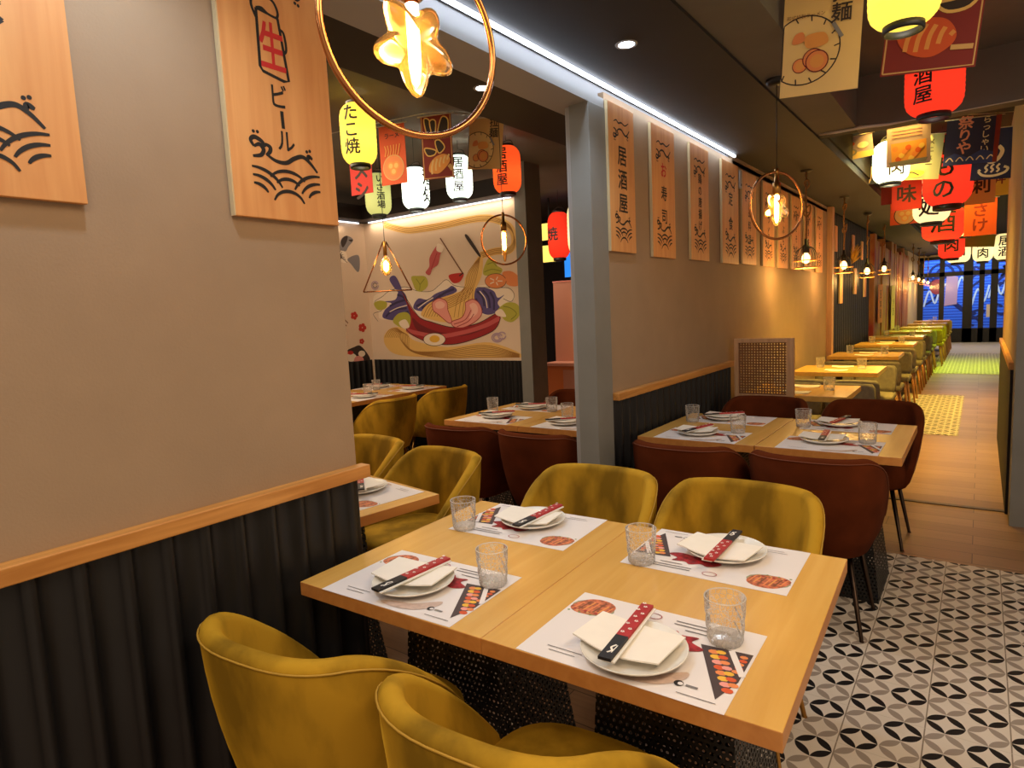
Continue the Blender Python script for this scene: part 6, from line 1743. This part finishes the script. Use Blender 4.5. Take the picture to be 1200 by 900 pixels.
WALLART = [('f', 'grey', [(4.634, 2.215), (4.656, 2.32), (4.74, 2.371), (4.83, 2.331), (4.755, 2.253), (4.71, 2.199)], 1),
('f', 'line', [(4.654, 2.299), (4.699, 2.354), (4.753, 2.368), (4.734, 2.304), (4.675, 2.238)], 1),
('f', 'line', [(4.762, 2.326), (4.822, 2.334), (4.801, 2.308)], 1),
('f', 'white', [(4.619, 2.194), (4.709, 2.188), (4.727, 2.095), (4.685, 2.068), (4.61, 2.101)], 1),
('s', 'line', 0.0062, [(4.619, 2.143), (4.641, 2.216)]),
('s', 'line', 0.0062, [(4.619, 2.143), (4.657, 2.188)]),
('s', 'line', 0.0062, [(4.619, 2.143), (4.672, 2.159)]),
('s', 'line', 0.0062, [(4.619, 2.143), (4.688, 2.131)]),
('s', 'line', 0.0062, [(4.619, 2.143), (4.704, 2.103)]),
('s', 'line', 0.0062, [(4.619, 2.143), (4.72, 2.074)]),
('f', 'line', [(4.65, 2.138), (4.646, 2.123), (4.637, 2.109), (4.626, 2.1), (4.612, 2.095), (4.599, 2.096), (4.588, 2.102), (4.58, 2.113), (4.577, 2.127), (4.578, 2.142), (4.584, 2.157), (4.594, 2.168), (4.607, 2.176), (4.62, 2.178), (4.633, 2.174), (4.643, 2.165), (4.648, 2.153)], 1),
('f', 'grey', [(4.729, 2.116), (4.882, 2.165), (4.9, 2.059), (4.864, 1.972), (4.777, 2.055)], 1),
('f', 'crimson', [(4.816, 1.48), (4.814, 1.472), (4.809, 1.466), (4.802, 1.461), (4.793, 1.459), (4.785, 1.46), (4.778, 1.464), (4.773, 1.47), (4.77, 1.477), (4.771, 1.485), (4.775, 1.493), (4.781, 1.498), (4.789, 1.501), (4.797, 1.502), (4.805, 1.5), (4.811, 1.495), (4.815, 1.488)], 1),
('f', 'crimson', [(4.793, 1.456), (4.791, 1.448), (4.786, 1.442), (4.778, 1.437), (4.77, 1.436), (4.762, 1.437), (4.755, 1.44), (4.75, 1.446), (4.747, 1.454), (4.748, 1.462), (4.752, 1.469), (4.758, 1.474), (4.766, 1.478), (4.774, 1.478), (4.782, 1.476), (4.788, 1.471), (4.792, 1.464)], 1),
('f', 'crimson', [(4.76, 1.467), (4.758, 1.459), (4.753, 1.452), (4.746, 1.448), (4.738, 1.446), (4.73, 1.447), (4.722, 1.451), (4.717, 1.457), (4.715, 1.464), (4.716, 1.472), (4.719, 1.479), (4.726, 1.485), (4.733, 1.488), (4.742, 1.488), (4.75, 1.486), (4.756, 1.481), (4.76, 1.474)], 1),
('f', 'crimson', [(4.763, 1.497), (4.761, 1.489), (4.756, 1.482), (4.749, 1.478), (4.741, 1.476), (4.732, 1.477), (4.725, 1.481), (4.72, 1.487), (4.718, 1.494), (4.719, 1.502), (4.722, 1.509), (4.728, 1.515), (4.736, 1.518), (4.745, 1.518), (4.752, 1.516), (4.759, 1.511), (4.762, 1.504)], 1),
('f', 'crimson', [(4.798, 1.505), (4.795, 1.497), (4.79, 1.491), (4.783, 1.486), (4.775, 1.484), (4.767, 1.485), (4.759, 1.489), (4.754, 1.495), (4.752, 1.502), (4.753, 1.51), (4.756, 1.517), (4.763, 1.523), (4.77, 1.526), (4.779, 1.527), (4.787, 1.525), (4.793, 1.52), (4.797, 1.513)], 1),
('f', 'crimson', [(4.928, 1.339), (4.926, 1.33), (4.92, 1.323), (4.912, 1.318), (4.903, 1.316), (4.893, 1.317), (4.885, 1.322), (4.879, 1.328), (4.877, 1.337), (4.877, 1.346), (4.882, 1.354), (4.889, 1.36), (4.897, 1.363), (4.907, 1.364), (4.916, 1.361), (4.923, 1.355), (4.927, 1.348)], 1),
('f', 'crimson', [(4.902, 1.313), (4.9, 1.304), (4.894, 1.297), (4.886, 1.292), (4.877, 1.29), (4.867, 1.291), (4.859, 1.296), (4.853, 1.302), (4.851, 1.311), (4.852, 1.319), (4.856, 1.327), (4.863, 1.334), (4.872, 1.337), (4.881, 1.337), (4.89, 1.335), (4.897, 1.329), (4.901, 1.321)], 1),
('f', 'crimson', [(4.866, 1.325), (4.863, 1.316), (4.857, 1.309), (4.849, 1.304), (4.84, 1.302), (4.831, 1.304), (4.823, 1.308), (4.817, 1.315), (4.814, 1.323), (4.815, 1.332), (4.819, 1.34), (4.826, 1.346), (4.835, 1.349), (4.844, 1.35), (4.853, 1.347), (4.86, 1.341), (4.865, 1.334)], 1),
('f', 'crimson', [(4.869, 1.358), (4.866, 1.35), (4.86, 1.343), (4.852, 1.338), (4.843, 1.336), (4.834, 1.337), (4.826, 1.341), (4.82, 1.348), (4.818, 1.356), (4.818, 1.365), (4.823, 1.373), (4.829, 1.379), (4.838, 1.383), (4.848, 1.383), (4.856, 1.38), (4.863, 1.375), (4.868, 1.367)], 1),
('f', 'crimson', [(4.907, 1.367), (4.905, 1.359), (4.899, 1.351), (4.891, 1.346), (4.882, 1.344), (4.872, 1.346), (4.864, 1.35), (4.859, 1.357), (4.856, 1.365), (4.857, 1.374), (4.861, 1.382), (4.868, 1.388), (4.877, 1.392), (4.886, 1.392), (4.895, 1.389), (4.902, 1.384), (4.906, 1.376)], 1),
('f', 'crimson', [(4.884, 1.184), (4.882, 1.178), (4.878, 1.174), (4.873, 1.171), (4.867, 1.169), (4.861, 1.17), (4.856, 1.173), (4.852, 1.178), (4.851, 1.183), (4.851, 1.189), (4.854, 1.194), (4.858, 1.197), (4.864, 1.2), (4.87, 1.2), (4.876, 1.198), (4.88, 1.194), (4.883, 1.189)], 1),
('f', 'crimson', [(4.867, 1.167), (4.865, 1.162), (4.862, 1.157), (4.857, 1.154), (4.851, 1.153), (4.845, 1.154), (4.84, 1.157), (4.836, 1.161), (4.834, 1.167), (4.835, 1.172), (4.838, 1.177), (4.842, 1.181), (4.848, 1.183), (4.854, 1.183), (4.859, 1.181), (4.864, 1.178), (4.866, 1.173)], 1),
('f', 'crimson', [(4.844, 1.175), (4.842, 1.17), (4.838, 1.165), (4.833, 1.162), (4.827, 1.161), (4.822, 1.162), (4.816, 1.165), (4.813, 1.169), (4.811, 1.175), (4.812, 1.18), (4.814, 1.185), (4.819, 1.189), (4.824, 1.191), (4.83, 1.191), (4.836, 1.19), (4.84, 1.186), (4.843, 1.181)], 1),
('f', 'crimson', [(4.846, 1.197), (4.844, 1.191), (4.84, 1.187), (4.835, 1.184), (4.829, 1.183), (4.824, 1.184), (4.818, 1.186), (4.815, 1.191), (4.813, 1.196), (4.814, 1.202), (4.816, 1.207), (4.821, 1.211), (4.826, 1.213), (4.832, 1.213), (4.838, 1.211), (4.842, 1.207), (4.845, 1.202)], 1),
('f', 'crimson', [(4.87, 1.202), (4.869, 1.197), (4.865, 1.192), (4.86, 1.189), (4.854, 1.188), (4.848, 1.189), (4.843, 1.191), (4.839, 1.196), (4.838, 1.201), (4.838, 1.207), (4.841, 1.212), (4.845, 1.216), (4.851, 1.218), (4.857, 1.218), (4.862, 1.216), (4.867, 1.212), (4.87, 1.208)], 1),
('s', 'brown', 0.0125, [(4.589, 1.477), (4.669, 1.4)]),
('s', 'brown', 0.0125, [(4.573, 1.446), (4.645, 1.369)]),
('f', 'line', [(4.591, 1.075), (4.73, 1.129), (4.827, 1.133), (4.946, 0.992), (4.918, 0.906), (4.732, 0.862), (4.591, 0.936)], 1),
('f', 'white', [(4.754, 1.008), (4.747, 0.991), (4.731, 0.978), (4.708, 0.969), (4.681, 0.967), (4.654, 0.971), (4.63, 0.981), (4.613, 0.995), (4.604, 1.012), (4.606, 1.029), (4.617, 1.044), (4.637, 1.055), (4.662, 1.061), (4.69, 1.061), (4.716, 1.054), (4.737, 1.041), (4.751, 1.026)], 1),
('f', 'pink', [(4.856, 0.966), (4.849, 0.948), (4.834, 0.933), (4.812, 0.923), (4.786, 0.921), (4.76, 0.925), (4.737, 0.935), (4.721, 0.951), (4.713, 0.969), (4.715, 0.988), (4.726, 1.005), (4.745, 1.018), (4.769, 1.024), (4.795, 1.024), (4.82, 1.017), (4.84, 1.003), (4.853, 0.986)], 1),
('f', 'crimson', [(4.793, 0.917), (4.786, 0.904), (4.769, 0.893), (4.744, 0.887), (4.715, 0.886), (4.685, 0.89), (4.659, 0.899), (4.64, 0.911), (4.631, 0.926), (4.632, 0.94), (4.644, 0.952), (4.665, 0.96), (4.692, 0.964), (4.722, 0.963), (4.75, 0.956), (4.774, 0.946), (4.788, 0.932)], 1),
('f', 'white', [(4.883, 1.041), (4.878, 1.029), (4.867, 1.019), (4.852, 1.012), (4.834, 1.01), (4.816, 1.013), (4.8, 1.02), (4.788, 1.03), (4.783, 1.043), (4.784, 1.055), (4.792, 1.067), (4.805, 1.075), (4.822, 1.08), (4.84, 1.079), (4.858, 1.075), (4.872, 1.066), (4.88, 1.054)], 1),
('f', 'crimson', [(4.713, 1.065), (4.709, 1.058), (4.7, 1.052), (4.687, 1.048), (4.672, 1.047), (4.656, 1.049), (4.643, 1.054), (4.633, 1.06), (4.628, 1.068), (4.629, 1.076), (4.635, 1.083), (4.646, 1.088), (4.66, 1.09), (4.676, 1.09), (4.691, 1.086), (4.703, 1.081), (4.711, 1.073)], 1)]
I1, I2 = 12, 29
LW = ' on the wall left of the mural'
for a, b, nm, lab in ((0, I1, 'painted_fan', 'painted black and white folding fan' + LW), (I1, I1 + 5, 'painted_blossom', 'painted red blossom, uppermost of three' + LW), (I1 + 5, I1 + 10, 'painted_blossom', 'painted red blossom, middle of three' + LW),
                      (I1 + 10, I1 + 15, 'painted_blossom', 'small painted red blossom, lowest of three' + LW), (I1 + 15, I1 + 16, 'painted_stick', 'upper painted brown stick' + LW), (I1 + 16, I2, 'painted_stick', 'lower painted brown stick' + LW), (I2, 999, 'painted_mask', 'painted dark and red mask low' + LW)):
    paint(WALLART[a:b], lambda y, z, h: (-5.72 + h, y, z), nm, lab)

# boards and sticks hung on the black corridor wall
for k, (y, z0, z1, w) in enumerate(((9.15, 2.02, 2.34, 0.16), (9.55, 1.35, 1.92, 0.2), (10.55, 2.05, 2.32, 0.16), (10.75, 1.47, 1.85, 0.2), (11.4, 2.0, 2.28, 0.14), (11.75, 1.42, 1.75, 0.2))):
    t = thing('plank_board', 'small blank wooden board on the black corridor wall, %s from the post, %s row' % (('first', 'first', 'second', 'second', 'third', 'third')[k], ('upper', 'lower')[k % 2]), 'wall sign', (-1.535, y, z0), 0, 'small boards on the black wall')
    mb = MB(); mb.box(0, 0.02, -w / 2, w / 2, 0, z1 - z0, 'board_wood'); mb.build('board', t, 0.002)
    mb = MB(); mb.box(0.0, 0.018, -w / 2 - 0.008, -w / 2, 0, z1 - z0, 'board_edge'); mb.build('edge_strip', t)
# dried grass bundle
mb = MB()
random.seed(11)
for k in range(90):
    an, ln = random.uniform(-1.1, 1.1), random.uniform(0.2, 0.38)
    mb.tube([(-1.50, 10.25, 1.9), (-1.50 + random.uniform(0.0, 0.06), 10.25 + ln * 0.5 * math.sin(an), 1.9 + ln * 0.5 * math.cos(an) * 0.7), (-1.48 + random.uniform(0.0, 0.1), 10.25 + ln * math.sin(an) * 1.2, 1.9 + ln * math.cos(an) * 0.75)], [0.004, 0.003, 0.001], 'art_yolk', 4)
tag(mb.build('dried_bouquet'), 'bundle of dry golden grass on the black corridor wall', 'plant')
# paper strips on the painted planks
for k, (y, z0, z1, m, txt) in enumerate(((12.9, 0.95, 1.62, 'art_orange', '日本酒'), (14.9, 0.75, 1.62, 'art_beige', '冷酒'))):
    mb = MB(); mb.box(-1.43, -1.425, y - 0.3, y + 0.3, z0, z1, m)
    A = Art(mb, lambda u, v, h: (-1.425 + h, y + u, v), 0.002, 0.0005)
    A.column(txt, 0, (z0 + z1) / 2, 0.17, 'art_line', 1.0, 0.02)
    tag(mb.build('paper_banner'), ('orange' if k == 0 else 'beige') + ' paper banner with a column of characters on the painted planks', 'banner')

# ------------------------------------------------------------------ behind the gap: pink counter
t = thing('pink_counter', 'pink wooden counter seen in the gap between the two grey posts', 'counter', (-3.28, 5.75, 0))
mb = MB(); mb.box(-0.50, 0.9, 0.0, 0.5, 0, 0.84, 'art_orange'); mb.build('body', t, 0.003)
mb = MB(); mb.box(-0.52, 0.92, -0.03, 0.52, 0.84, 0.875, 'pink_paint'); mb.build('worktop', t, 0.003)
mb = MB(); mb.box(-0.30, 0.1, -0.006, 0.0, 0.58, 0.80, 'pink_paint'); d = mb.build('drawer', t, 0.002)
mb = MB(); mb.box(-0.14, -0.06, -0.02, -0.006, 0.70, 0.715, 'dark_bronze'); mb.build('handle', d)
t = thing('pink_cabinet', 'tall pink panel standing on the pink counter', 'cabinet', (-3.655, 5.95, 0.8755))
mb = MB(); mb.box(-0.14, 0.13, 0, 0.25, 0, 0.86, 'pink_paint'); mb.build('body', t, 0.004)
mb = MB(); mb.box(-0.145, 0.135, -0.003, 0.253, 0.86, 0.875, 'art_pink'); mb.build('top', t, 0.002)
for k, z in enumerate((0.8755, 1.2712)):
    t = thing('amber_lamp', ('lower' if k == 0 else 'upper') + ' glowing amber tube lamp beside the tall pink panel', 'lamp', (-3.475, 5.93, z), 0, 'amber tube lamps')
    mb = MB(); mb.lathe([(0.03, 0.0), (0.03, 0.05), (0.022, 0.06)], 'brass', 14, cap0=True); mb.build('base', t)
    mb = MB(); mb.lathe([(0.022, 0.06), (0.028, 0.12), (0.028, 0.36), (0.018, 0.39), (0.001, 0.395)], 'amber_glow', 14); mb.build('tube', t)
mb = MB(); mb.box(-0.05, 0.05, 0.0, 0.02, -0.02, -0.0005, 'black_powder'); mb.box(-0.02, 0.12, 0.01, 0.02, -0.02, 0.0, 'black_powder')
t = thing('display_screen', 'blue lit screen beside the pink panel, cut by the grey pillar', 'screen', (-4.42, 7.2, 1.84))
mb = MB(); mb.box(0.0, 0.62, 0, 0.04, 0, 0.36, 'black_powder'); mb.build('case', t, 0.004)
mb = MB(); mb.box(0.02, 0.60, -0.002, 0.0, 0.02, 0.34, 'screen_blue'); mb.build('picture', t)
mb = MB(); mb.box(0.28, 0.34, 0.02, 1.2, 0.15, 0.21, 'black_powder'); mb.build('wall_arm', t)
for k, z in enumerate((2.03, 2.30)):
    t = thing('menu_light_box', ('lower' if k == 0 else 'upper') + ' yellow light box left of the red lantern in the gap', 'sign', (-4.34, 6.75, z), 0, 'yellow light boxes')
    mb = MB(); mb.box(-0.12, 0.14, 0, 0.05, 0, 0.22, 'black_powder'); mb.build('case', t, 0.003)
    mb = MB(); mb.box(-0.112, 0.132, -0.002, 0.0, 0.008, 0.212, 'menu_yellow'); mb.build('face', t)
    mb = MB(); mb.box(-0.01, 0.01, 0.02, 0.03, 0.22, 2.82 - z if k else 0.27, 'black_powder'); mb.build('hanger', t)
